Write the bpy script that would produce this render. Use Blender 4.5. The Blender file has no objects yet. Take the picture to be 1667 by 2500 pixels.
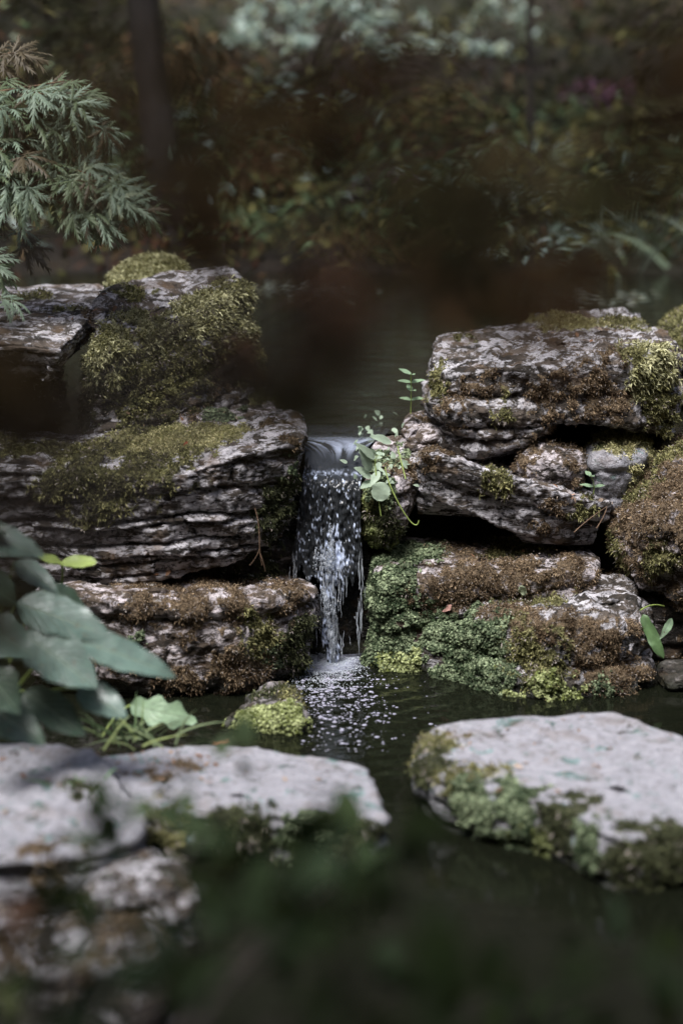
import bpy, math, random
import numpy as np
from mathutils import Vector, Matrix

# ------------------------------------------------------------------ camera, sky, sun, exposure
SC = bpy.context.scene
COL = SC.collection
PITCH = math.radians(14.0)
CAM = np.array((0.0, -5.75, 1.80))
FPX = 85.0 / 36.0 * 2500.0

cam_d = bpy.data.cameras.new('camera')
cam_d.sensor_fit = 'VERTICAL'
cam_d.sensor_height = 36.0
cam_d.sensor_width = 24.0
cam_d.lens = 85.0
cam_d.clip_start = 0.05
cam_d.clip_end = 300.0
cam_d.dof.use_dof = True
cam_d.dof.focus_distance = 5.90
cam_d.dof.aperture_fstop = 1.4
cam = bpy.data.objects.new('camera', cam_d)
cam.location = CAM
cam.rotation_euler = (math.radians(90) - PITCH, 0, 0)
COL.objects.link(cam)
SC.camera = cam

SUN_EL, SUN_AZ = math.radians(66), math.radians(-150)     # azimuth from +Y towards +X
w = bpy.data.worlds.new('World')
SC.world = w
w.use_nodes = True
nt = w.node_tree
sky = nt.nodes.new('ShaderNodeTexSky')
sky.sky_type = 'NISHITA'
sky.sun_disc = False
sky.sun_elevation = SUN_EL
sky.sun_rotation = SUN_AZ
sky.air_density = 1.0
sky.dust_density = 4.0
sky.ozone_density = 1.5
nt.links.new(sky.outputs[0], nt.nodes['Background'].inputs[0])
nt.nodes['Background'].inputs[1].default_value = 0.065

sd = bpy.data.lights.new('sun', 'SUN')
sd.energy = 1.5
sd.angle = math.radians(22)
sd.color = (0.98, 0.98, 1.0)
sun = bpy.data.objects.new('sun', sd)
dirv = Vector((math.sin(SUN_AZ) * math.cos(SUN_EL), math.cos(SUN_AZ) * math.cos(SUN_EL), math.sin(SUN_EL)))
sun.rotation_euler = dirv.to_track_quat('Z', 'Y').to_euler()
sun.location = (0, 0, 8)
COL.objects.link(sun)

SC.view_settings.view_transform = 'Standard'
SC.view_settings.look = 'None'
SC.view_settings.gamma = 1.0
SC.view_settings.exposure = 1.85
SC.render.engine = 'CYCLES'
SC.cycles.use_denoising = True
SC.cycles.max_bounces = 8
SC.cycles.caustics_reflective = False
SC.cycles.caustics_refractive = False
SC.cycles.sample_clamp_indirect = 4.0

# ------------------------------------------------------------------ helpers
RNG = np.random.default_rng(7)
random.seed(7)
UP = np.array((0.0, math.sin(PITCH), math.cos(PITCH)))
FW = np.array((0.0, math.cos(PITCH), -math.sin(PITCH)))


def P(px, py, Y):
    """world point seen at photo pixel (px, py) on the vertical plane y = Y"""
    d = FW + np.array(((px - 833.5) / FPX, 0, 0)) + UP * (-(py - 1250.0) / FPX)
    return CAM + d * ((Y - CAM[1]) / d[1])


def PZ(px, py, Z):
    """the same on the level z = Z"""
    d = FW + np.array(((px - 833.5) / FPX, 0, 0)) + UP * (-(py - 1250.0) / FPX)
    return CAM + d * ((Z - CAM[2]) / d[2])


def project(v):
    r = v - CAM
    dep = r @ FW
    return 833.5 + r[:, 0] / dep * FPX, 1250.0 - (r @ UP) / dep * FPX, dep


def sstep(a, b, x):
    t = np.clip((x - a) / (b - a), 0, 1)
    return t * t * (3 - 2 * t)


def unit(v):
    return v / np.maximum(np.linalg.norm(v, axis=-1, keepdims=True), 1e-9)


_perm = np.random.default_rng(3).permutation(256)
_perm = np.concatenate([_perm, _perm, _perm])
_g = unit(np.random.default_rng(4).normal(size=(256, 3)))


def pn(p):
    """gradient noise of points (N, 3), about -0.7 .. 0.7"""
    i = np.floor(p).astype(int)
    f = p - i
    i &= 255
    u = f * f * f * (f * (f * 6 - 15) + 10)
    out = 0
    for a in (0, 1):
        for b in (0, 1):
            for c in (0, 1):
                h = _perm[_perm[_perm[i[..., 0] + a] + i[..., 1] + b] + i[..., 2] + c]
                d = f - np.array((a, b, c))
                wgt = (u[..., 0] if a else 1 - u[..., 0]) * (u[..., 1] if b else 1 - u[..., 1]) * (u[..., 2] if c else 1 - u[..., 2])
                out = out + wgt * (_g[h] * d).sum(-1)
    return out


def fbm(p, octv=4, gain=0.5, lac=2.03):
    a, s, o = 1.0, 0.0, 0.0
    for k in range(octv):
        o = o + a * pn(p + 17.3 * k)
        s += a
        p = p * lac
        a *= gain
    return o / s * 1.5


def mesh(name, v, faces, mat, parent=None, col=None, attrs=None, smooth=True, base=None, extra=None):
    """one mesh object from arrays; faces is an (n, 3|4) array, extra a list of other polygons"""
    v = np.asarray(v, dtype=np.float64)
    faces = np.asarray(faces)
    if base is None and parent is None:
        base = np.array((v[:, 0].mean(), v[:, 1].mean(), v[:, 2].min()))
    if base is not None:
        v = v - base
    me = bpy.data.meshes.new(name)
    k = faces.shape[1]
    nl, nf = faces.size, len(faces)
    loops = faces.reshape(-1)
    starts = np.arange(nf) * k
    if extra:
        for e in extra:
            starts = np.append(starts, nl)
            loops = np.append(loops, e)
            nl += len(e)
            nf += 1
    me.vertices.add(len(v))
    me.vertices.foreach_set('co', v.astype(np.float32).ravel())
    me.loops.add(nl)
    me.loops.foreach_set('vertex_index', loops.astype(np.int32))
    me.polygons.add(nf)
    me.polygons.foreach_set('loop_start', starts.astype(np.int32))
    if smooth:
        me.polygons.foreach_set('use_smooth', np.ones(nf, dtype=bool))
    me.update(calc_edges=True)
    me.validate()
    if col is not None:
        a = me.attributes.new('Col', 'FLOAT_COLOR', 'POINT')
        c = np.ones((len(v), 4), np.float32)
        c[:, :3] = col
        a.data.foreach_set('color', c.ravel())
    for n_, arr in (attrs or {}).items():
        a = me.attributes.new(n_, 'FLOAT', 'POINT')
        a.data.foreach_set('value', np.asarray(arr, np.float32))
    if mat is not None:
        me.materials.append(mat)
    o = bpy.data.objects.new(name, me)
    COL.objects.link(o)
    if base is not None:
        o.location = base
    if parent is not None:
        o.parent = parent
        if base is None:
            o.matrix_parent_inverse = Matrix.Translation(-Vector(parent.location))
    return o


def tag(o, label=None, cat=None, group=None, kind=None):
    for k_, v_ in (('label', label), ('category', cat), ('group', group), ('kind', kind)):
        if v_:
            o[k_] = v_
    return o


def empty(name, loc, label=None, cat=None, group=None):
    o = bpy.data.objects.new(name, None)
    o.empty_display_size = 0.1
    o.location = Vector(tuple(float(q) for q in loc))
    COL.objects.link(o)
    return tag(o, label, cat, group)


def grid_faces(K, N, wrap=True):
    i = np.arange(K - 1)[:, None] * N
    j = np.arange(N if wrap else N - 1)[None, :]
    j2 = (j + 1) % N
    return np.stack([i + j, i + N + j, i + N + j2, i + j2], -1).reshape(-1, 4)


def tube(path, rad, seg=7):
    """vertices and quads of a tube along path (n, 3) with radii rad (n)"""
    path = np.asarray(path, float)
    rad = np.broadcast_to(np.asarray(rad, float), (len(path),))
    t = unit(np.gradient(path, axis=0))
    ref = np.array((0.31, 0.77, 0.55))
    a = unit(np.cross(t, ref))
    b = np.cross(t, a)
    th = np.linspace(0, 2 * np.pi, seg, endpoint=False)
    v = path[:, None] + rad[:, None, None] * (np.cos(th)[None, :, None] * a[:, None] + np.sin(th)[None, :, None] * b[:, None])
    return v.reshape(-1, 3), grid_faces(len(path), seg)


class Soup:
    """collects pieces of tri or quad faces into one joined mesh"""
    def __init__(s):
        s.v, s.f, s.c, s.n = [], [], [], 0

    def add(s, v, f, c=None):
        f = np.asarray(f)
        if f.shape[1] == 4:
            f = np.concatenate([f[:, [0, 1, 2]], f[:, [0, 2, 3]]])
        s.v.append(v)
        s.f.append(f + s.n)
        s.n += len(v)
        if c is not None:
            s.c.append(np.broadcast_to(np.asarray(c, float), (len(v), 3)))

    def build(s, name, mat, parent=None, smooth=True, base=None):
        return mesh(name, np.concatenate(s.v), np.concatenate(s.f), mat, parent, np.concatenate(s.c) if s.c else None, smooth=smooth, base=base)


def bez(*pts, n=14):
    pts = [np.asarray(p, float) for p in pts]
    t = np.linspace(0, 1, n)[:, None]
    while len(pts) > 1:
        pts = [(1 - t) * pts[i] + t * pts[i + 1] for i in range(len(pts) - 1)]
    return pts[0]


# ------------------------------------------------------------------ materials
def new_mat(name):
    m = bpy.data.materials.new(name)
    m.use_nodes = True
    return m, m.node_tree, m.node_tree.nodes['Principled BSDF']


def nz(t, scale, detail=4, rough=0.55, vec=None, dist=0.0):
    n = t.nodes.new('ShaderNodeTexNoise')
    n.inputs['Scale'].default_value = scale
    n.inputs['Detail'].default_value = detail
    n.inputs['Roughness'].default_value = rough
    n.inputs['Distortion'].default_value = dist
    if vec is not None:
        t.links.new(vec, n.inputs['Vector'])
    return n.outputs['Fac']


def ramp(t, fac, *stops):
    r = t.nodes.new('ShaderNodeValToRGB')
    e = r.color_ramp.elements
    while len(e) < len(stops):
        e.new(0.5)
    for q, (p, c) in zip(e, stops):
        q.position = p
        q.color = (c, c, c, 1) if isinstance(c, (int, float)) else (*c, 1)
    t.links.new(fac, r.inputs[0])
    return r.outputs[0]


def mix(t, fac, a, b, mode='MIX'):
    m = t.nodes.new('ShaderNodeMix')
    m.data_type = 'RGBA'
    m.blend_type = mode
    for sock, val in ((m.inputs[0], fac), (m.inputs[6], a), (m.inputs[7], b)):
        if isinstance(val, (int, float)):
            sock.default_value = val
        elif isinstance(val, tuple):
            sock.default_value = (*val, 1)
        else:
            t.links.new(val, sock)
    return m.outputs[2]


def math_n(t, op, a, b=0.0, clamp=False):
    m = t.nodes.new('ShaderNodeMath')
    m.operation = op
    m.use_clamp = clamp
    for sock, val in ((m.inputs[0], a), (m.inputs[1], b)):
        if isinstance(val, (int, float)):
            sock.default_value = val
        else:
            t.links.new(val, sock)
    return m.outputs[0]


def attr(t, name, color=False):
    a = t.nodes.new('ShaderNodeAttribute')
    a.attribute_name = name
    return a.outputs['Color' if color else 'Fac']


def bump(t, height, strength, dist, prev=None):
    b = t.nodes.new('ShaderNodeBump')
    b.inputs['Strength'].default_value = strength
    b.inputs['Distance'].default_value = dist
    t.links.new(height, b.inputs['Height'])
    if prev is not None:
        t.links.new(prev, b.inputs['Normal'])
    return b.outputs['Normal']


def coords(t, scale=(1, 1, 1)):
    c = t.nodes.new('ShaderNodeTexCoord')
    mp = t.nodes.new('ShaderNodeMapping')
    mp.inputs['Scale'].default_value = scale
    t.links.new(c.outputs['Object'], mp.inputs['Vector'])
    return mp.outputs[0]


def rock_mat(name, pale=(0.50, 0.455, 0.47), mid=(0.20, 0.165, 0.145), dark=(0.045, 0.038, 0.032), lichen=0.5, rough=0.9, bed=2.2, lo=0.45, pit=0.8, stain=0.6):
    """weathered limestone: brown-grey body, dark algae stains, pale lichen crust; moss colour where the 'moss' attribute says so"""
    m, t, bs = new_mat(name)
    v = coords(t, (1, 1, bed))
    v1 = coords(t)
    body = mix(t, ramp(t, nz(t, 8, 6, 0.65, v), (0.40, 0.0), (0.62, 1.0)), dark, mid)
    n2 = nz(t, 19, 7, 0.72, v, 0.5)
    crust = ramp(t, n2, (lichen - 0.022, 0.0), (lichen + 0.028, 1.0))
    tone = ramp(t, nz(t, 34, 4, 0.65, v1), (0.34, lo), (0.64, 1.12))
    pal = mix(t, 1.0, pale, tone, 'MULTIPLY')
    c = mix(t, crust, body, pal)
    pits = ramp(t, nz(t, 70, 3, 0.6, v1, 0.3), (0.37, 1.0), (0.45, 0.0))
    c = mix(t, math_n(t, 'MULTIPLY', pits, pit), c, dark)
    rust = ramp(t, nz(t, 12, 4, 0.6, v1), (0.54, 0.0), (0.66, stain))
    c = mix(t, rust, c, (0.13, 0.082, 0.045))
    mo = math_n(t, 'ADD', attr(t, 'moss'), math_n(t, 'MULTIPLY', math_n(t, 'SUBTRACT', nz(t, 60, 5, 0.6, v1), 0.5), 0.9))
    mo = ramp(t, mo, (0.34, 0.0), (0.52, 1.0))
    mcol = mix(t, 1.0, attr(t, 'Col', True), ramp(t, nz(t, 120, 4, 0.7, v1), (0.3, 0.35), (0.7, 1.3)), 'MULTIPLY')
    c = mix(t, mo, c, mcol)
    wet = attr(t, 'wet')
    c = mix(t, math_n(t, 'MULTIPLY', wet, 0.85), c, (0.022, 0.024, 0.014))
    t.links.new(c, bs.inputs['Base Color'])
    t.links.new(ramp(t, wet, (0.0, rough), (1.0, min(rough, 0.25))), bs.inputs['Roughness'])
    bs.inputs['Specular IOR Level'].default_value = 0.3
    h = math_n(t, 'ADD', nz(t, 42, 5, 0.68, v), math_n(t, 'MULTIPLY', n2, 0.6))
    nb = bump(t, h, 0.9, 0.016)
    nb = bump(t, nz(t, 190, 2, 0.7, v1), 0.7, 0.004, nb)
    t.links.new(nb, bs.inputs['Normal'])
    return m


def leaf_mat(name, col=None, rough=0.5, spec=0.4, trans=0.25, var=0.35, vein=0.0):
    """leaf: base colour (attribute 'Col' when col is None) with blotches and a little light passing through"""
    m, t, bs = new_mat(name)
    v = coords(t)
    base = attr(t, 'Col', True) if col is None else None
    blot = ramp(t, nz(t, 40, 4, 0.6, v), (0.3, 1 - var), (0.7, 1 + var))
    c = mix(t, 1.0, base if base is not None else col, blot, 'MULTIPLY')
    t.links.new(c, bs.inputs['Base Color'])
    bs.inputs['Roughness'].default_value = rough
    bs.inputs['Specular IOR Level'].default_value = spec
    nb_ = bump(t, nz(t, 90, 3, 0.6, v), 0.25, 0.004)
    if vein:                                             # midrib and side veins, from the leaf's own length and width coordinates
        av = math_n(t, 'ABSOLUTE', attr(t, 'lv'))
        ph = math_n(t, 'SUBTRACT', math_n(t, 'MULTIPLY', attr(t, 'lu'), 8.0), math_n(t, 'MULTIPLY', av, 2.6))
        sv = math_n(t, 'ABSOLUTE', math_n(t, 'SUBTRACT', math_n(t, 'FRACT', ph), 0.5))
        ve = math_n(t, 'MAXIMUM', ramp(t, sv, (0.0, 0.8), (0.10, 0.0)), ramp(t, av, (0.02, 1.0), (0.07, 0.0)))
        c = mix(t, math_n(t, 'MULTIPLY', ve, vein), c, (0.30, 0.36, 0.26))
        spot = ramp(t, nz(t, 55, 3, 0.6, v, 0.3), (0.66, 0.0), (0.70, 0.8))
        c = mix(t, spot, c, (0.10, 0.07, 0.035))
        t.links.new(c, bs.inputs['Base Color'])
        t.links.new(ramp(t, nz(t, 18, 3, 0.6, v), (0.35, 0.28), (0.65, 0.6)), bs.inputs['Roughness'])
        nb_ = bump(t, ve, 0.5, 0.004, nb_)
    t.links.new(nb_, bs.inputs['Normal'])
    if trans:
        tr = t.nodes.new('ShaderNodeBsdfTranslucent')
        t.links.new(c, tr.inputs['Color'])
        ms = t.nodes.new('ShaderNodeMixShader')
        ms.inputs[0].default_value = trans
        t.links.new(bs.outputs[0], ms.inputs[1])
        t.links.new(tr.outputs[0], ms.inputs[2])
        t.links.new(ms.outputs[0], t.nodes['Material Output'].inputs[0])
    return m


def bark_mat(name, a, b, scale=14):
    m, t, bs = new_mat(name)
    v = coords(t, (1, 1, 0.25))
    n = nz(t, scale, 7, 0.65, v)
    t.links.new(mix(t, ramp(t, n, (0.35, 0.0), (0.65, 1.0)), a, b), bs.inputs['Base Color'])
    bs.inputs['Roughness'].default_value = 0.9
    t.links.new(bump(t, n, 0.8, 0.02), bs.inputs['Normal'])
    return m


M_PALE = rock_mat('limestone_pale', pale=(0.31, 0.305, 0.328), mid=(0.17, 0.29, 0.275), dark=(0.06, 0.05, 0.045), lichen=0.415, lo=0.86, pit=0.40, stain=0.3)
M_GREY = rock_mat('limestone_grey', pale=(0.56, 0.54, 0.56), mid=(0.13, 0.105, 0.085), dark=(0.024, 0.021, 0.017), lichen=0.512)
M_BED = rock_mat('limestone_bedded', pale=(0.62, 0.595, 0.62), mid=(0.12, 0.098, 0.08), dark=(0.022, 0.019, 0.016), lichen=0.485, bed=3.6)
M_BROWN = rock_mat('limestone_brown', pale=(0.57, 0.515, 0.525), mid=(0.13, 0.098, 0.072), dark=(0.028, 0.023, 0.018), lichen=0.505)
M_DARK = rock_mat('limestone_dark', pale=(0.22, 0.20, 0.19), mid=(0.07, 0.06, 0.05), dark=(0.02, 0.018, 0.015), lichen=0.58)  # darker limestone for the recessed and lowest stones
M_WET = rock_mat('limestone_wet', pale=(0.10, 0.09, 0.085), mid=(0.03, 0.027, 0.022), dark=(0.012, 0.011, 0.009), lichen=0.62, rough=0.18)
M_MOSS = leaf_mat('moss_fronds', None, 0.75, 0.2, 0.2, 0.2)
M_LEAF = leaf_mat('leaf_by_attribute', None, 0.65, 0.12, 0.25, 0.25)
M_NEAR = leaf_mat('matt_leaf', None, 0.85, 0.03, 0.2, 0.2)


def make_ground_mat():
    m, t, bs = new_mat('leaf_mould')
    v = coords(t)
    c = mix(t, ramp(t, nz(t, 6, 8, 0.65, v), (0.35, 0.0), (0.65, 1.0)), (0.012, 0.009, 0.006), (0.045, 0.03, 0.018))
    c = mix(t, ramp(t, nz(t, 1.3, 4, 0.6, v), (0.48, 0.0), (0.62, 0.8)), c, (0.026, 0.03, 0.013))
    t.links.new(c, bs.inputs['Base Color'])
    bs.inputs['Roughness'].default_value = 0.95
    t.links.new(bump(t, nz(t, 25, 8, 0.7, v), 1.0, 0.04), bs.inputs['Normal'])
    return m


def make_water(name, base, sx, sy, strength, dist=0.01, rough=0.03):
    m, t, bs = new_mat(name)
    v = coords(t, (sx, sy, 1))
    bs.inputs['Base Color'].default_value = (*base, 1)
    bs.inputs['Roughness'].default_value = rough
    bs.inputs['IOR'].default_value = 1.333
    nb = bump(t, nz(t, 1.0, 4, 0.5, v, 0.4), strength, dist)
    t.links.new(nb, bs.inputs['Normal'])
    return m


M_GROUND = make_ground_mat()
M_UPPER = make_water('pond_water', (0.010, 0.010, 0.006), 4, 13, 0.45, 0.014)
M_LOWER = make_water('pool_water', (0.010, 0.011, 0.007), 9, 20, 0.25, 0.008)
_t = M_LOWER.node_tree
_b = _t.nodes['Principled BSDF']
_fo = attr(_t, 'foam')
_t.links.new(mix(_t, _fo, (0.006, 0.007, 0.004), (0.40, 0.42, 0.52)), _b.inputs['Base Color'])
_t.links.new(ramp(_t, _fo, (0.0, 0.03), (1.0, 0.4)), _b.inputs['Roughness'])

# ------------------------------------------------------------------ terrain and water
def ground_z(x, y):
    p = np.stack([x * 0.9, y * 0.9, x * 0], -1)
    n = fbm(p, 4)
    z = -0.32 + 0.62 * sstep(0.35, 0.75, y)
    z = z + 0.25 * sstep(2.55, 3.35, y) * (1 + 0.25 * n)
    z = z + np.clip(y - 3.35, 0, 4.35) * 0.20 + np.clip(y - 7.7, 0, 40) * 0.85  # steep outer slopes all round are unseen, raised to block low sky
    z = z + 0.62 * sstep(-2.3, -3.5, y) + np.clip(-7.5 - y, 0, 40) * 0.85
    side = np.maximum(-1.35 - x, x - 1.75)
    z = z + np.clip(side, 0, 0.5) * 1.1 * sstep(-3.0, -0.3, y) + np.clip(np.abs(x) - 4.2, 0, 40) * 0.85
    return z + n * (0.04 + 0.07 * sstep(3.2, 5.0, y)) + 0.02 * fbm(p * 7, 3)


def axis(lo, hi, a, b, fine, coarse):
    mid = np.arange(a, b, fine)
    left = [a]
    st = fine
    while left[-1] > lo:
        st = min(st * 1.25, coarse)
        left.append(left[-1] - st)
    right = [b]
    st = fine
    while right[-1] < hi:
        st = min(st * 1.25, coarse)
        right.append(right[-1] + st)
    return np.concatenate([np.array(left[:0:-1]), mid, np.array(right)])


def sheet(name, xs, ys, zf, mat, foam=None):
    X, Y = np.meshgrid(xs, ys)
    v = np.stack([X, Y, zf(X, Y)], -1).reshape(-1, 3)
    f = grid_faces(len(ys), len(xs), False)[:, ::-1]
    return mesh(name, v, f, mat, base=np.zeros(3), attrs={'foam': foam(v)} if foam else None)


g = sheet('ground', axis(-30, 30, -2.5, 2.6, 0.06, 1.2), axis(-30, 32, -3.0, 6.0, 0.06, 1.2), ground_z, M_GROUND)
tag(g, kind='structure', label='dark leaf mould bank and pond bed')

WATER_UP, WATER_LOW = 0.500, 0.0
FALLC = PZ(800, 1600, 0.0)


def low_z(x, y):
    d = np.hypot((x - FALLC[0]), (y - FALLC[1]) * 1.0)
    env = np.exp(-d / 0.22)
    p = np.stack([x * 26, y * 34, 0 * x], -1)
    rip = np.sin(d * 95 + 2.5 * fbm(p * 0.25, 2)) * 0.0032 * np.exp(-d / 0.40)
    return WATER_LOW + rip + fbm(p, 3) * (0.010 * env + 0.0012 * np.exp(-d / 0.8)) + fbm(p * 2.4, 2) * 0.005 * env


def pool_foam(v):
    dx, dy = v[:, 0] - FALLC[0] + .01, v[:, 1] - FALLC[1] + .05
    e = np.exp(-(dx / .10) ** 2 - (dy / .10) ** 2)
    q = np.stack([v[:, 0] * 60, v[:, 1] * 90, v[:, 0] * 0], -1)
    return np.clip(sstep(.15, .9, e + .5 * fbm(q, 3) * e ** .4), 0, 1) * .8


lw = sheet('lower_pool_water', axis(-2.4, 3.0, -0.42, 0.42, 0.006, 0.25), axis(-4.2, 0.6, -0.85, 0.12, 0.006, 0.2), low_z, M_LOWER, pool_foam)
tag(lw, kind='structure', label='dark still water of the lower pool')


def up_z(x, y):
    p = np.stack([x * 5, y * 14, 0 * x], -1)
    return WATER_UP + fbm(p, 3) * 0.0022


uw = sheet('upper_pond_water', axis(-2.2, 3.0, -0.6, 0.8, 0.03, 0.15), axis(0.30, 3.6, 0.33, 2.5, 0.03, 0.1), up_z, M_UPPER)
tag(uw, kind='structure', label='brown still water of the upper pond')

# ------------------------------------------------------------------ moss
MOSS = {   # colours (tip a, tip b), blades per tuft, length, width, spread, density per m2
    'feather': ((0.15, 0.145, 0.055), (0.60, 0.585, 0.35), 7, 0.015, 0.0036, 0.85, 24000),
    'carpet': ((0.26, 0.255, 0.10), (0.62, 0.57, 0.32), 5, 0.0075, 0.0028, 0.7, 46000),
    'brown': ((0.070, 0.045, 0.025), (0.34, 0.25, 0.155), 6, 0.0062, 0.0022, 0.9, 42000),
    'olive': ((0.065, 0.066, 0.024), (0.38, 0.36, 0.16), 6, 0.0095, 0.0029, 0.85, 26000),
    'dark': ((0.022, 0.027, 0.012), (0.13, 0.14, 0.065), 6, 0.009, 0.0028, 0.8, 24000),
    'leafy': ((0.028, 0.046, 0.020), (0.27, 0.325, 0.19), 0, 0.0031, 0, 0.6, 110000),
    'lime': ((0.10, 0.12, 0.03), (0.40, 0.44, 0.21), 0, 0.0034, 0, 0.7, 80000),
}


def tufts(p, n, kind, rng):
    ca, cb, nb, ln, wd, sp, _ = MOSS[kind]
    k = len(p)
    mixf = np.clip(0.40 + 0.7 * fbm(p * 30, 2) + 0.5 * fbm(p * 9, 2) + rng.normal(0, 0.36, k), 0, 1)[:, None]
    base = (np.array(ca) * (1 - mixf) + np.array(cb) * mixf) * (1 + rng.normal(0, 0.18, (k, 1))).clip(0.5, 1.6)
    if kind in ('brown', 'olive', 'dark'):               # grit, dead stems and lichen crumbs caught in the moss
        crumb = rng.random(k) < 0.08
        base[crumb] = np.array((0.40, 0.35, 0.31)) * rng.uniform(.6, 1.15, (int(crumb.sum()), 1))
    if nb == 0:                                         # small rounded leaves lying like scales
        r = ln * rng.uniform(0.6, 1.35, k)[:, None]
        nn = unit(n + 0.6 * rng.normal(size=(k, 3)) + np.array((0, -0.1, 0.4)))
        t1 = unit(np.cross(nn, rng.normal(size=(k, 3))))
        t2 = np.cross(nn, t1)
        c = p + n * (0.001 + 0.004 * rng.random((k, 1)))
        ring = [c + r * (math.cos(a) * t1 + math.sin(a) * t2) for a in np.linspace(0, 2 * np.pi, 6, endpoint=False)]
        v = np.stack([c + nn * r * 0.3] + ring, 1)
        f = np.array([[0, i + 1, (i + 1) % 6 + 1] for i in range(6)])
        faces = (np.arange(k)[:, None, None] * 7 + f).reshape(-1, 3)
        return v.reshape(-1, 3), faces, np.repeat(base, 7, 0)
    p = np.repeat(p, nb, 0)
    n = np.repeat(n, nb, 0)
    base = np.repeat(base, nb, 0)
    m = len(p)
    d = unit(n + sp * rng.normal(size=(m, 3)) + np.array((0, 0, 0.25)))
    l = ln * rng.uniform(0.5, 1.3, m)[:, None]
    s = unit(np.cross(d, rng.normal(size=(m, 3)))) * wd * 0.5 * rng.uniform(0.7, 1.3, m)[:, None]
    b0 = p + 0.004 * rng.normal(size=(m, 3)) - n * 0.001
    md = b0 + d * l * 0.55
    tip = b0 + d * l + np.array((0, 0, -1.0)) * l * 0.28
    v = np.stack([b0 - s * 0.6, b0 + s * 0.6, md + s, md - s, tip], 1)
    f = np.array([[0, 1, 2], [0, 2, 3], [3, 2, 4]])
    faces = (np.arange(m)[:, None, None] * 5 + f).reshape(-1, 3)
    cc = np.stack([base * 0.75, base * 0.75, base, base, base * 1.15], 1)
    return v.reshape(-1, 3), faces, cc.reshape(-1, 3)


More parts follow.
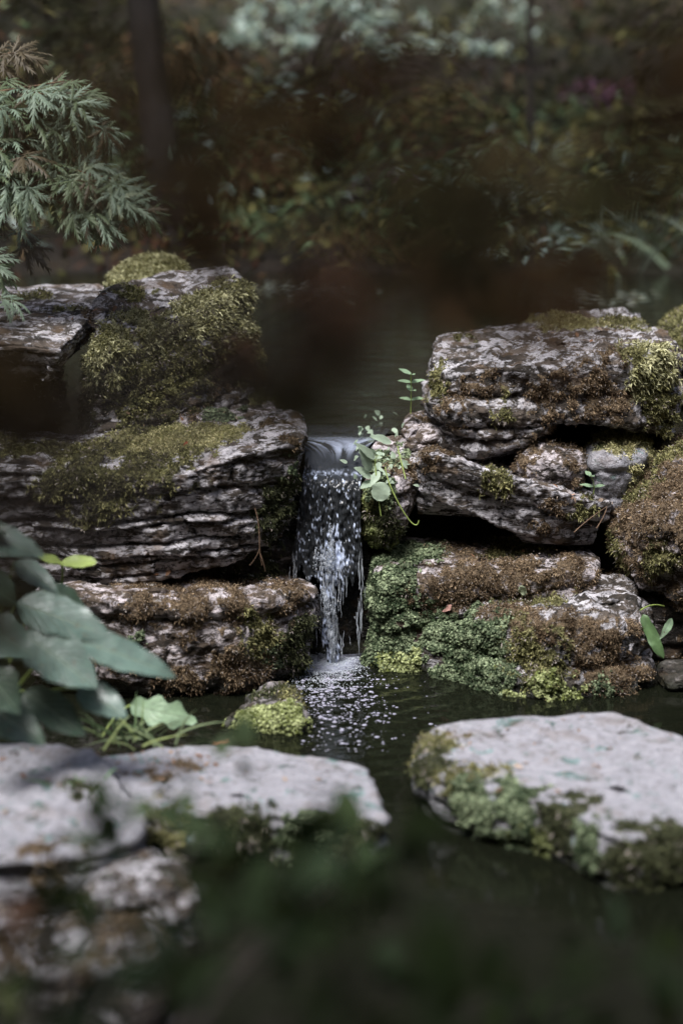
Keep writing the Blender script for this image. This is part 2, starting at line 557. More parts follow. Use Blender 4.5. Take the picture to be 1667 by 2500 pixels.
# ------------------------------------------------------------------ rocks
def rock(name, label, mat, pts, seed, taper=0.02, rnd=0.03, strata=0.012, layer=0.035, tilt=(0.0, 0.0), rough=0.02, fine=0.006, terrace=0.0,
         moss=(), cover=None, N=250, KT=44, KS=54, crown=0.0, cat='rock', group='stacked limestone rocks', dens=1.0, block=0.45, cells=11.0):
    """a weathered block. pts: its top outline, (px, py, Y, thickness) each; moss: (px, py, radius in px, kind, strength) patches; cover: (kind, threshold, up-bias)"""
    rng = np.random.default_rng(seed)
    W = np.array([P(a, b, c) for a, b, c, _ in pts])
    H = np.array([q[3] for q in pts], float)
    n = len(W)
    D = np.concatenate([W, H[:, None]], 1)
    dense = []
    for i in range(n):                                  # closed Catmull-Rom, softened corners
        p0, p1, p2, p3 = D[i - 1], D[i], D[(i + 1) % n], D[(i + 2) % n]
        for t in np.linspace(0, 1, 24, endpoint=False):
            cr = 0.5 * ((2 * p1) + (-p0 + p2) * t + (2 * p0 - 5 * p1 + 4 * p2 - p3) * t * t + (-p0 + 3 * p1 - 3 * p2 + p3) * t ** 3)
            dense.append(0.55 * cr + 0.45 * (p1 * (1 - t) + p2 * t))
    D = np.array(dense)
    area = 0.5 * np.sum(D[:, 0] * np.roll(D[:, 1], -1) - np.roll(D[:, 0], -1) * D[:, 1])
    if area < 0:
        D = D[::-1]
    tan = unit((np.roll(D, -1, 0) - np.roll(D, 1, 0))[:, :2])
    nrm = np.stack([tan[:, 1], -tan[:, 0]], 1)
    seg = np.linalg.norm((np.roll(D, -1, 0) - D)[:, :3], axis=1) * (0.5 + 1.6 * sstep(0.35, -0.3, nrm[:, 1]))
    s = np.concatenate([[0], np.cumsum(seg)])
    u = np.linspace(0, s[-1], N, endpoint=False)
    Dc = np.concatenate([D, D[:1]])
    E = np.stack([np.interp(u, s, Dc[:, k]) for k in range(4)], 1)
    for _ in range(2):
        E = 0.5 * E + 0.25 * (np.roll(E, 1, 0) + np.roll(E, -1, 0))
    tan = unit((np.roll(E, -3, 0) - np.roll(E, 3, 0))[:, :2])
    nrm = np.stack([tan[:, 1], -tan[:, 0]], 1)
    for _ in range(8):
        nrm = unit(0.5 * nrm + 0.25 * (np.roll(nrm, 1, 0) + np.roll(nrm, -1, 0)))
    A = np.stack([E[:, 0], E[:, 1], np.ones(N)], 1)
    pl = np.linalg.lstsq(A, E[:, 2], rcond=None)[0]
    cxy = E[:, :2].mean(0)
    h = E[:, 3]
    r_e = np.minimum(rnd, h * 0.45)
    rows = []
    edge = E[:, :2] - nrm * r_e[:, None]
    for r in 1 - (1 - np.linspace(0.03, 1, KT)) ** 1.35:
        xy = cxy + (edge - cxy) * r
        z = (xy @ pl[:2] + pl[2]) * (1 - r ** 3) + E[:, 2] * r ** 3 + crown * (1 - r * r)
        rows.append(np.concatenate([xy, z[:, None]], 1))
    for q in np.linspace(0, 1, KS + 1)[1:]:
        d = h * q
        ins = np.where(d < r_e, r_e - np.sqrt(np.maximum(r_e ** 2 - (r_e - d) ** 2, 0)), 0)
        d2 = h - d
        rb = r_e * 0.8
        ins = ins + np.where(d2 < rb, rb - np.sqrt(np.maximum(rb ** 2 - (rb - d2) ** 2, 0)), 0) + taper * q
        rows.append(np.concatenate([E[:, :2] - nrm * ins[:, None], (E[:, 2] - d)[:, None]], 1))
    last = rows[-1]
    for r in (0.7, 0.3):
        xy = cxy + (last[:, :2] - cxy) * r
        rows.append(np.concatenate([xy, last[:, 2:]], 1))
    G = np.array(rows)
    K = len(G)

    def normals(G):
        a = np.gradient(G, axis=0)
        b = (np.roll(G, -1, 1) - np.roll(G, 1, 1))
        return unit(np.cross(a, b))
    nn = normals(G)
    if nn[KT // 2, :, 2].mean() < 0:
        nn = -nn
    V = G.reshape(-1, 3)
    Nn = nn.reshape(-1, 3)
    off = np.array((seed * 3.17, seed * 1.31, seed * 0.77))
    side = 1 - np.abs(Nn[:, 2]) ** 1.5
    # large lumps, then bedding layers with broken ledges, then fine chipping
    V = V + Nn * (rough * fbm(V * 5.5 + off, 3) + rough * 0.45 * fbm(V * 16 + off, 3))[:, None]
    bcoord = V[:, 2] + V[:, 0] * tilt[0] + V[:, 1] * tilt[1] + 0.018 * fbm(V * 4.0 + off + 9, 3)
    lo, hi = bcoord.min(), bcoord.max()
    cuts = [lo - 0.02]
    while cuts[-1] < hi + 0.02:
        cuts.append(cuts[-1] + layer * rng.uniform(0.3, 2.0))
    cuts = np.array(cuts)
    li = np.clip(np.searchsorted(cuts, bcoord) - 1, 0, len(cuts) - 2)
    fr = (bcoord - cuts[li]) / (cuts[li + 1] - cuts[li])
    lay = rng.normal(0, 0.45, len(cuts))[li]
    blk = pn(np.stack([V[:, 0] * 9 + li * 5.3, V[:, 1] * 9 + li * 2.7, li * 1.9 + off[0]], -1)) * 2.2
    blk = np.round(blk * 2.5) / 2.5 * 0.6 + blk * 0.4
    bulge = 1 - np.abs(2 * fr - 1) ** 5
    uf = (V[:, 0] * .85 + V[:, 1] * .5) * cells + 7.77 * np.sin(li * 12.9) + .6 * fbm(V * 7 + off, 2)
    ci = np.floor(uf)
    f2 = uf - ci
    hs = np.sin(ci * 127.1 + li * 311.7 + seed) * 43758.5
    hs = hs - np.floor(hs) - .5
    joint = np.exp(-(np.minimum(f2, 1 - f2) / .07) ** 2) * (pn(V * 13 + off) > -.05)
    prof = block * (1.5 * hs - 1.0 * joint) + 0.55 * lay + 0.6 * blk + 1.3 * (bulge - 1)
    V = V + Nn * (strata * side * prof)[:, None]
    if terrace:
        tn = fbm(V * np.array((3, 9, 3)) + off, 4) * 3.2
        st_ = np.floor(tn) + sstep(0.0, 0.35, tn - np.floor(tn))
        V[:, 2] += terrace * st_ * sstep(0.5, 0.9, Nn[:, 2])
    ch = fbm(V * 42 + off, 4) + 0.9 * (0.3 - np.abs(fbm(V * 12 + off + 4, 3)))
    V = V + Nn * (1.35 * fine * (ch - 0.6 * np.abs(fbm(V * 23 + off, 2))))[:, None]
    nn = normals(V.reshape(G.shape))
    if nn[KT // 2, :, 2].mean() < 0:
        nn = -nn
    Nn = nn.reshape(-1, 3)
    # moss masks
    tot = np.zeros(len(V))
    mcol = np.zeros((len(V), 3)) + 1e-6
    masks = {}
    view = unit(CAM - V)
    face = (Nn * view).sum(1)
    px, py, dep = project(V)
    nm = fbm(V * 11 + off, 4)
    nm2 = fbm(V * 38 + off, 3)
    if cover:
        for kind, thr, upb in cover:
            mk = sstep(thr, thr + 0.22, 0.5 + 0.6 * nm + 0.6 * nm2 + upb * (Nn[:, 2] - 0.2))
            masks[kind] = np.maximum(masks.get(kind, 0), mk)
    for mx, my, rad, kind, stg in moss:
        stg *= 0.84 if kind == 'brown' else 1.0
        dd = (px - mx) ** 2 + (py - my) ** 2 + np.where(face > 0.05, 0, 1e5)
        cand = np.argsort(dd)[:40]
        cen = V[cand[np.argmin(dep[cand])]]
        dist = np.linalg.norm(V - cen, axis=1) / (rad * 0.001 * dep[cand[0]] / 5.9)
        mk = sstep(0.34, 0.56, stg * (1.2 - dist * 0.72) * 0.62 + 0.62 * nm + 0.75 * nm2) * sstep(1.8, 1.25, dist)
        masks[kind] = np.maximum(masks.get(kind, 0), mk)
        for k_ in masks:
            if k_ != kind:
                masks[k_] = masks[k_] * (1 - 0.85 * mk)
    for kind, mk in masks.items():
        c = (np.array(MOSS[kind][0]) + np.array(MOSS[kind][1])) * 0.38
        mcol += mk[:, None] * c
        tot += mk
    mcol /= np.maximum(tot, 1e-6)[:, None]
    tot = np.clip(tot, 0, 1)
    V = V + Nn * (tot * (0.002 + 0.009 * np.clip(fbm(V * 46 + off, 2) + 0.2, 0, 1)))[:, None]
    f = grid_faces(K, N)
    caps = [list(range(N)), list(range((K - 1) * N, K * N))[::-1]]
    fn = np.cross(V[f[0, 1]] - V[f[0, 0]], V[f[0, 2]] - V[f[0, 0]])
    if fn[2] < 0:
        f = f[:, ::-1]
    else:
        caps = [c[::-1] for c in caps]
    wet = sstep(.045, .012, V[:, 2] - WATER_LOW + .03 * nm)
    o = mesh(name, V, f, mat, col=mcol, attrs={'moss': tot, 'wet': wet}, extra=caps)
    tag(o, label, cat, group, 'thing')
    # tufts
    if masks:
        sp = Soup()
        q = V[f]
        ar = 0.5 * np.linalg.norm(np.cross(q[:, 2] - q[:, 0], q[:, 3] - q[:, 1]), axis=1)
        fm = (face[f].mean(1) > -0.35)
        for kind, mk in masks.items():
            wgt = ar * np.clip(mk[f].mean(1) * 1.15 - 0.12, 0, 1) * fm
            cnt = int(wgt.sum() * MOSS[kind][6] * dens)
            if cnt < 3:
                continue
            idx = rng.choice(len(f), cnt, p=wgt / wgt.sum())
            a, b = rng.random((cnt, 1)), rng.random((cnt, 1))
            qq = q[idx]
            pt = (qq[:, 0] * (1 - a) + qq[:, 1] * a) * (1 - b) + (qq[:, 3] * (1 - a) + qq[:, 2] * a) * b
            nrm_ = Nn[f[idx]].mean(1)
            keep = pt[:, 2] > WATER_LOW - 0.01
            v_, f_, c_ = tufts(pt[keep], unit(nrm_[keep]), kind, rng)
            sp.add(v_, f_, c_)
        if sp.v:
            mo = sp.build('moss', M_MOSS, o, smooth=False)
            tag(mo, kind='stuff')
    return o


GL = 'rocks stacked beside the waterfall'
# ---- left of the fall
rock('boulder', 'low mossy boulder far behind the flat grey slab, under the lacy maple', M_GREY,
     [(250, 690, 0.75, .2), (300, 640, 0.95, .2), (380, 622, 1.05, .2), (450, 640, 1.0, .2), (455, 680, 0.7, .25), (350, 700, 0.6, .25)], 11,
     strata=.008, cover=[('feather', .35, .3)], N=120, KT=24, KS=24, group=GL)
rock('leaning_rock', 'tall leaning rock with shaggy yellow-green moss down its face and a bare pale crest', M_GREY,
     [(240, 715, .30, .40), (330, 680, .52, .40), (430, 655, .62, .40), (560, 640, .60, .40), (588, 655, .48, .36), (596, 705, .36, .33), (470, 760, .20, .33), (330, 810, .10, .33), (225, 850, .05, .33)], 12,
     taper=-.05, rnd=.035, strata=.012, rough=.035, tilt=(-.2, 0),
     moss=[(540, 770, 80, 'feather', 1.3), (470, 780, 90, 'feather', 1.2), (400, 840, 110, 'feather', 1.15), (290, 850, 80, 'feather', 1.2), (320, 710, 50, 'olive', .9), (260, 920, 110, 'feather', 1.1),
           (450, 900, 110, 'olive', 1.25), (560, 850, 90, 'olive', 1.2), (350, 960, 110, 'olive', 1.1), (570, 690, 40, 'olive', 1.0), (180, 980, 100, 'dark', 1.1), (600, 790, 90, 'feather', 1.4), (610, 880, 90, 'olive', 1.3), (560, 930, 80, 'brown', 1.1), (340, 780, 60, 'feather', 1.0)], group=GL, N=300, KS=80)
rock('slab', 'flat grey slab with a mossy pitted top under the lacy maple', M_GREY,
     [(-260, 830, -.05, .11), (-200, 720, .5, .11), (20, 702, .68, .11), (150, 692, .72, .11), (268, 695, .68, .11), (262, 735, .45, .10), (205, 800, .1, .09), (150, 850, -.14, .085), (60, 842, -.12, .085)], 13,
     taper=.05, rnd=.012, strata=.012, layer=.022, rough=.012, fine=.006,
     moss=[(110, 705, 50, 'olive', .9), (30, 700, 50, 'olive', .9), (150, 750, 45, 'olive', .8), (240, 720, 40, 'brown', .8), (50, 770, 40, 'brown', .6), (235, 790, 50, 'brown', .8)], group=GL)
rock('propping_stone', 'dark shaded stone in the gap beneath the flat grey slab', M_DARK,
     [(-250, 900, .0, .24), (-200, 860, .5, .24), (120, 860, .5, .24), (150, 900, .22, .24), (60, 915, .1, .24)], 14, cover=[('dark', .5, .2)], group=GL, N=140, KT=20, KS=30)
rock('thin_ledge', 'thin litter-strewn ledge stone wedged under the leaning mossy rock', M_BROWN,
     [(330, 1015, .10, .10), (360, 965, .30, .10), (520, 950, .42, .12), (650, 945, .46, .12), (690, 985, .30, .12), (690, 1010, .2, .12), (560, 1025, .12, .12)], 15,
     rnd=.015, strata=.008, moss=[(560, 1010, 60, 'leafy', 1.2), (640, 965, 60, 'olive', 1.2), (440, 1000, 60, 'brown', .9), (600, 970, 40, 'carpet', 1.0)], group=GL, KS=24)
rock('ledge_rock', 'long bedded ledge rock with a green moss carpet on top, touching the fall', M_BED,
     [(-260, 1130, -.22, .30), (-200, 1040, .15, .30), (0, 1055, .05, .28), (110, 1050, .08, .28), (200, 1055, .12, .28), (290, 1015, .22, .28), (440, 1022, .22, .28), (600, 1010, .22, .28), (735, 998, .20, .28), (747, 1035, .06, .28), (740, 1070, -.10, .25),
      (655, 1090, -.17, .27), (560, 1120, -.22, .28), (420, 1160, -.25, .27), (250, 1165, -.25, .28), (100, 1150, -.24, .29)], 16,
     taper=.06, rnd=.018, strata=.020, layer=.034, tilt=(-.05, .05), rough=.02, fine=.008,
     moss=[(400, 1075, 110, 'carpet', 1.6), (500, 1050, 80, 'carpet', 1.5), (300, 1090, 90, 'carpet', 1.5), (350, 1130, 80, 'olive', 1.3), (200, 1110, 90, 'olive', 1.2), (240, 1190, 90, 'olive', 1.4), (150, 1180, 80, 'olive', 1.1), (330, 1035, 60, 'olive', 1.0),
           (470, 1110, 60, 'olive', 1.2), (80, 1090, 80, 'olive', 1.0), (720, 1080, 40, 'brown', 1.0), (700, 1190, 55, 'dark', 1.3), (715, 1150, 45, 'leafy', .8), (690, 1250, 60, 'dark', 1.3), (660, 1020, 40, 'brown', .8), (40, 1060, 60, 'olive', 1.0)], group=GL, N=460, KT=50, KS=110, block=.55, cells=9)
rock('recessed_stone', 'dark stone recessed between the long ledge and the brown block below', M_DARK,
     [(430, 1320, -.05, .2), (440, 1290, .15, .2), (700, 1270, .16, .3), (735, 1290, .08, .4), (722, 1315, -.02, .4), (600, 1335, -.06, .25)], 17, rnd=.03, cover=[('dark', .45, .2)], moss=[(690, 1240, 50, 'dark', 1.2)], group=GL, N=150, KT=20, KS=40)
rock('two_tier_block', 'brown mossy block of two layers standing in the pool left of the fall', M_BROWN,
     [(60, 1470, -.32, .30), (120, 1400, -.05, .28), (300, 1385, .0, .28), (520, 1375, .05, .30), (640, 1385, .05, .30), (760, 1410, -.02, .30), (772, 1440, -.14, .30), (690, 1455, -.26, .30), (560, 1468, -.34, .29), (420, 1470, -.36, .29), (260, 1450, -.36, .29), (150, 1440, -.33, .29)], 18,
     taper=.03, rnd=.03, strata=.020, layer=.125, tilt=(.03, 0), block=.2, rough=.03, fine=.008,
     moss=[(600, 1405, 80, 'brown', 1.3), (500, 1420, 80, 'brown', 1.3), (380, 1420, 80, 'brown', 1.1), (700, 1430, 70, 'brown', 1.3), (620, 1390, 40, 'olive', 1.1), (480, 1500, 70, 'brown', 1.0), (580, 1500, 60, 'brown', 1.2), (330, 1510, 60, 'brown', 1.0),
           (650, 1560, 75, 'olive', 1.4), (690, 1600, 60, 'leafy', 1.0), (730, 1560, 70, 'dark', 1.4), (700, 1500, 60, 'brown', 1.2), (740, 1620, 60, 'dark', 1.3), (560, 1640, 70, 'brown', 1.2), (440, 1650, 70, 'brown', 1.0), (640, 1670, 60, 'brown', 1.2), (300, 1600, 60, 'brown', 1.0), (450, 1560, 40, 'brown', 1.0), (350, 1570, 30, 'leafy', .9)], group=GL, N=340, KT=46, KS=80)
rock('waterline_stone', 'low stone at the waterline covered in lime green moss', M_BROWN,
     [(545, 1752, -.55, .1), (580, 1705, -.40, .12), (655, 1665, -.28, .12), (708, 1662, -.28, .12), (722, 1712, -.43, .10), (742, 1768, -.595, .06), (690, 1764, -.59, .06), (615, 1758, -.575, .08)], 19,
     rnd=.02, rough=.04, strata=.004, moss=[(600, 1755, 70, 'lime', 1.3), (700, 1760, 60, 'lime', 1.4), (720, 1730, 50, 'lime', 1.2), (650, 1690, 60, 'dark', 1.4), (700, 1690, 50, 'olive', 1.2), (570, 1755, 40, 'lime', 1.0), (640, 1735, 40, 'lime', 1.0)], group=GL, N=150, KT=30, KS=24)

# ---- the fall's own rocks
rock('fall_rock', 'dark wet rock that the water runs down', M_WET,
     [(690, 1165, .10, .75), (700, 1128, .25, .75), (800, 1118, .34, .75), (930, 1120, .30, .75), (950, 1160, .12, .75), (920, 1185, .03, .75), (800, 1190, .0, .75), (710, 1190, .03, .75)], 20, taper=-.02, rnd=.05, strata=.014, layer=.07, rough=.02, group=GL, N=200, KT=24, KS=60)
rock('cheek_stone', 'small mossy stone under the trailing plants at the right of the lip', M_BROWN,
     [(872, 1140, .02, .2), (885, 1085, .15, .2), (950, 1062, .24, .2), (1010, 1075, .2, .22), (1012, 1140, .02, .2), (960, 1180, -.06, .16), (895, 1185, -.05, .16)], 21,
     rnd=.05, rough=.035, strata=.006, taper=.03, moss=[(900, 1220, 55, 'lime', 1.2), (930, 1190, 50, 'leafy', 1.2), (890, 1270, 60, 'olive', 1.2), (940, 1290, 60, 'dark', 1.3), (960, 1130, 60, 'brown', 1.1), (920, 1110, 50, 'leafy', 1.2), (980, 1090, 50, 'leafy', 1.0), (900, 1320, 50, 'lime', .8)], group=GL, N=170, KT=30, KS=44)

# ---- right of the fall
rock('top_block', 'big pale block with a flat banded top, highest of the right stack', M_GREY,
     [(1045, 850, .30, .24), (1060, 815, .50, .24), (1130, 798, .60, .24), (1260, 785, .66, .24), (1300, 762, .78, .24), (1420, 755, .80, .24), (1540, 757, .78, .24), (1600, 785, .62, .24), (1652, 825, .35, .24), (1655, 860, .16, .22), (1560, 868, .08, .19), (1400, 872, .04, .17), (1250, 885, .04, .22), (1120, 900, .05, .24), (1055, 895, .14, .25)], 30,
     taper=.01, rnd=.025, strata=.016, layer=.06, rough=.028, fine=.009, terrace=.006,
     moss=[(1400, 765, 90, 'carpet', 1.2), (1500, 775, 80, 'olive', 1.1), (1130, 805, 40, 'olive', .8), (1300, 775, 50, 'carpet', 1.0), (1590, 930, 90, 'feather', 1.2), (1610, 1000, 70, 'olive', 1.3), (1500, 870, 70, 'brown', 1.0), (1450, 960, 90, 'brown', 1.1), (1350, 980, 70, 'brown', 1.0), (1180, 960, 60, 'brown', .9),
           (1100, 1000, 60, 'brown', 1.0), (1060, 920, 50, 'olive', 1.0), (1560, 870, 50, 'olive', .9), (1230, 1020, 50, 'olive', .8), (1130, 1050, 40, 'brown', .9), (1520, 1000, 60, 'brown', 1.0)], group=GL, N=380, KT=60, KS=70)
rock('mossy_boulder', 'dark mossy boulder partly out of the picture behind the big banded block', M_BROWN,
     [(1600, 790, .70, .35), (1625, 735, .95, .35), (1700, 715, 1.1, .35), (1800, 730, 1.0, .35), (1820, 790, .7, .35), (1700, 810, .55, .35)], 31, rnd=.09, rough=.03, cover=[('olive', .38, .2)], group=GL, N=140, KT=30, KS=34)
rock('pinkish_stone', 'small pinkish stone peeping out left of the big banded block', M_BROWN,
     [(968, 1030, .20, .14), (985, 1000, .32, .14), (1040, 990, .36, .14), (1090, 1005, .3, .14), (1090, 1050, .14, .12), (1030, 1065, .1, .12), (980, 1058, .12, .12)], 32, rnd=.04, rough=.03, moss=[(1060, 1000, 40, 'brown', .9), (1000, 1070, 40, 'brown', .8)], group=GL, N=120, KT=26, KS=26)
rock('slanting_slab', 'lichen-blotched slab slanting down to the right below the big block', M_BED,
     [(990, 1130, .06, .13), (1000, 1085, .18, .13), (1120, 1075, .30, .14), (1250, 1105, .28, .14), (1380, 1150, .24, .13), (1480, 1195, .15, .12), (1478, 1228, .0, .105), (1380, 1200, -.06, .14), (1250, 1160, -.08, .15), (1130, 1120, -.07, .14), (1040, 1105, -.04, .13)], 33,
     taper=.035, rnd=.014, strata=.014, layer=.06, tilt=(.27, 0), rough=.02, fine=.008,
     moss=[(1030, 1100, 45, 'brown', 1.3), (1000, 1150, 35, 'brown', 1.0), (1100, 1090, 50, 'brown', 1.1), (1200, 1180, 40, 'olive', .8), (1350, 1250, 45, 'brown', 1.0), (1420, 1250, 45, 'olive', 1.0), (1340, 1290, 45, 'brown', 1.0)], group=GL, N=300, KT=36, KS=60)
rock('brown_cobble', 'small rounded brown stone lying in the dark gap under the big block', M_BROWN,
     [(1258, 1112, .04, .08), (1285, 1082, .12, .09), (1350, 1076, .14, .09), (1415, 1088, .12, .09), (1436, 1115, .03, .09), (1380, 1124, -.02, .09), (1300, 1124, -.03, .09)], 34, rnd=.035, rough=.02, strata=.003, cover=[('brown', .58, .2)], group=GL, N=120, KT=28, KS=28)
rock('moss_capped_stone', 'small grey stone capped with green moss between cobble and brown boulder', M_PALE,
     [(1432, 1095, .10, .16), (1450, 1058, .22, .16), (1540, 1052, .25, .16), (1600, 1065, .22, .16), (1580, 1100, .1, .16), (1520, 1120, .02, .15), (1455, 1115, .03, .15)], 35, rnd=.03, rough=.025, strata=.006,
     moss=[(1510, 1080, 70, 'carpet', 1.4), (1470, 1085, 40, 'dark', 1.0), (1560, 1070, 50, 'carpet', 1.2)], group=GL, N=130, KT=28, KS=30)
rock('brown_boulder', 'large rounded boulder furred all over with brown moss at the right edge', M_BROWN,
     [(1478, 1230, .02, .22), (1490, 1150, .14, .30), (1570, 1085, .25, .32), (1700, 1060, .30, .34), (1850, 1080, .2, .34), (1860, 1200, -.1, .3), (1700, 1235, -.22, .24), (1560, 1250, -.16, .19)], 36,
     taper=.05, rnd=.10, rough=.05, strata=.008, fine=.012, crown=.03, cover=[('brown', .30, .12)], moss=[(1640, 1090, 70, 'olive', 1.1), (1540, 1190, 60, 'olive', 1.0), (1600, 1360, 60, 'olive', 1.1), (1500, 1340, 60, 'olive', .9)], group=GL, N=280, KT=50, KS=60)
rock('upper_mossy_block', 'mossy block with scaly green leaves down its left end, beside the fall', M_BROWN,
     [(905, 1365, -.02, .36), (925, 1325, .08, .36), (1000, 1305, .16, .36), (1150, 1312, .18, .36), (1300, 1308, .18, .3), (1420, 1312, .15, .3), (1462, 1345, .04, .3), (1450, 1390, -.09, .3), (1320, 1375, -.10, .3), (1180, 1385, -.11, .34), (1050, 1400, -.12, .36), (940, 1400, -.11, .36)], 37,
     taper=-.02, rnd=.03, strata=.012, layer=.09, tilt=(-.15, 0), rough=.03, fine=.008,
     moss=[(960, 1345, 80, 'leafy', 1.5), (1040, 1330, 70, 'leafy', 1.2), (930, 1450, 80, 'leafy', 1.5), (980, 1420, 70, 'leafy', 1.2), (940, 1560, 90, 'leafy', 1.5), (1030, 1500, 70, 'leafy', 1.4), (1000, 1610, 90, 'leafy', 1.4), (1100, 1590, 90, 'leafy', 1.4), (970, 1640, 60, 'lime', 1.3), (1060, 1660, 60, 'lime', 1.1),
           (1150, 1340, 80, 'brown', 1.2), (1250, 1335, 80, 'olive', 1.1), (1150, 1410, 80, 'brown', 1.3), (1060, 1440, 60, 'brown', 1.2), (1280, 1400, 80, 'brown', 1.2), (1400, 1370, 60, 'brown', 1.1), (1120, 1470, 60, 'brown', 1.2)], group=GL, N=340, KT=40, KS=90)
rock('shoulder_block', 'brown mossy lower block with bare white patches, its foot in the pool', M_GREY,
     [(1040, 1510, -.13, .28), (1090, 1455, -.04, .3), (1300, 1405, .03, .3), (1450, 1400, .03, .3), (1560, 1425, -.03, .3), (1580, 1475, -.20, .3), (1500, 1500, -.30, .3), (1350, 1500, -.33, .3), (1200, 1510, -.26, .29), (1100, 1530, -.19, .27)], 38,
     taper=-.03, rnd=.05, strata=.018, layer=.08, tilt=(.05, 0), rough=.035, fine=.009,
     moss=[(1200, 1480, 80, 'brown', 1.4), (1300, 1450, 80, 'olive', 1.2), (1290, 1530, 90, 'brown', 1.4), (1100, 1550, 80, 'leafy', 1.5), (1180, 1590, 80, 'leafy', 1.4), (1130, 1630, 80, 'leafy', 1.4), (1200, 1650, 90, 'leafy', 1.3), (1400, 1560, 80, 'brown', 1.2), (1500, 1560, 70, 'brown', 1.2), (1320, 1640, 90, 'olive', 1.3), (1450, 1650, 90, 'brown', 1.3), (1310, 1680, 50, 'lime', 1.1), (1400, 1700, 60, 'lime', 1.2), (1470, 1700, 50, 'leafy', 1.0),
           (1540, 1640, 70, 'brown', 1.3), (1280, 1590, 70, 'olive', 1.1), (1240, 1690, 50, 'lime', .9), (1540, 1530, 50, 'brown', 1.0), (1390, 1430, 50, 'olive', 1.0), (1450, 1490, 30, 'brown', .7)], group=GL, N=340, KT=46, KS=80)
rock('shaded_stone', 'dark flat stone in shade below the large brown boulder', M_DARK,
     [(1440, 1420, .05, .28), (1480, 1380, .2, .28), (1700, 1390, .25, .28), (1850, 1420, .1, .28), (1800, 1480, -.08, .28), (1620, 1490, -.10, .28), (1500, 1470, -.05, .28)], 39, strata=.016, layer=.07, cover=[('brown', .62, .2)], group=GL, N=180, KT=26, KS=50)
rock('waterside_stone', 'small dark stone at the water below the hart\'s-tongue leaf', M_DARK,
     [(1590, 1630, -.22, .1), (1620, 1612, -.12, .1), (1720, 1610, -.1, .1), (1780, 1640, -.2, .1), (1700, 1665, -.3, .08), (1630, 1660, -.3, .08)], 40, rnd=.02, group=GL, N=120, KT=24, KS=24)

# ---- slabs near the camera
rock('stepping_slab', 'broad pale flat slab with a mossy green side, low over the pool at right', M_PALE,
     [(1010, 1830, -1.02, .15), (1060, 1768, -.90, .15), (1200, 1752, -.88, .15), (1380, 1740, -.86, .15), (1500, 1732, -.83, .15), (1570, 1762, -.90, .15), (1680, 1800, -.98, .15), (1900, 1860, -1.1, .15), (1950, 2010, -1.45, .15), (1700, 2030, -1.47, .15), (1560, 2045, -1.49, .15), (1480, 2035, -1.47, .15), (1400, 1985, -1.37, .15), (1290, 1950, -1.3, .15), (1190, 1925, -1.25, .15), (1080, 1895, -1.18, .15)], 50,
     taper=.0, rnd=.014, strata=.012, layer=.05, rough=.008, fine=.003,
     moss=[(1060, 1800, 70, 'olive', 1.3), (1040, 1860, 80, 'dark', 1.4), (1130, 1890, 80, 'olive', 1.3), (1150, 1950, 90, 'leafy', 1.2), (1250, 1990, 90, 'leafy', 1.3), (1350, 2010, 90, 'dark', 1.4), (1420, 2060, 90, 'leafy', 1.2), (1520, 2080, 90, 'dark', 1.3), (1640, 2080, 90, 'dark', 1.2), (1100, 1770, 40, 'brown', .9), (1200, 1870, 40, 'olive', 1.0), (1330, 2070, 50, 'lime', .9), (1240, 2030, 40, 'lime', .8)], group='flat slabs in the foreground', N=340, KT=50, KS=40, dens=.8)
rock('flat_slab', 'long pale flat slab in the foreground, pointing at the pool', M_PALE,
     [(170, 1920, -1.22, .16), (210, 1850, -1.05, .16), (480, 1815, -.95, .14), (620, 1815, -.95, .14), (760, 1838, -1.0, .14), (900, 1862, -1.05, .14), (920, 1920, -1.2, .13), (965, 1995, -1.37, .12), (880, 2025, -1.44, .12), (760, 2005, -1.4, .13), (660, 1985, -1.36, .13), (560, 1990, -1.38, .13), (420, 1975, -1.34, .13), (320, 1950, -1.28, .13)], 51,
     rnd=.016, strata=.014, layer=.04, rough=.014, fine=.004, moss=[(600, 2030, 90, 'dark', 1.3), (750, 2040, 90, 'leafy', 1.2), (880, 2050, 70, 'dark', 1.2), (400, 2000, 80, 'olive', 1.1), (480, 1850, 60, 'brown', .9), (360, 1870, 50, 'brown', .9)], group='flat slabs in the foreground', N=300, KT=46, KS=36, dens=.8)
rock('near_slab', 'pale rugged slab at the left edge of the foreground with a dark hollow', M_PALE,
     [(-250, 1950, -1.35, .18), (-200, 1840, -1.05, .18), (0, 1815, -1.05, .18), (120, 1805, -1.05, .18), (230, 1830, -1.1, .18), (310, 1890, -1.23, .18), (360, 1960, -1.40, .18), (330, 2050, -1.6, .18), (60, 2095, -1.7, .18), (-150, 2100, -1.72, .18)], 52,
     rnd=.02, strata=.016, layer=.05, rough=.03, fine=.005, moss=[(200, 1900, 50, 'dark', 1.1), (150, 2080, 80, 'brown', 1.1)], group='flat slabs in the foreground', N=280, KT=46, KS=36, dens=.8)
rock('lower_stone', 'half-hidden pale stone in front of the rugged slab, behind dark shrub leaves', M_GREY,
     [(150, 2200, -1.9, .2), (230, 2120, -1.72, .2), (400, 2070, -1.58, .2), (470, 2100, -1.65, .2), (450, 2160, -1.8, .2), (300, 2200, -1.9, .2)], 53, rnd=.03, rough=.05, group='flat slabs in the foreground', cover=[('dark', .66, .1)], N=140, KT=30, KS=24, dens=.6)
rock('bank_stone', 'long low grey stone at the lower left, blurred behind foliage', M_GREY,
     [(-200, 2330, -2.15, .2), (-150, 2190, -1.9, .2), (50, 2180, -1.9, .2), (250, 2230, -1.98, .2), (420, 2240, -2.0, .2), (380, 2300, -2.1, .2), (150, 2330, -2.15, .2)], 54, rnd=.04, rough=.05, group='flat slabs in the foreground', cover=[('brown', .58, .2)], N=140, KT=30, KS=24, dens=.6)

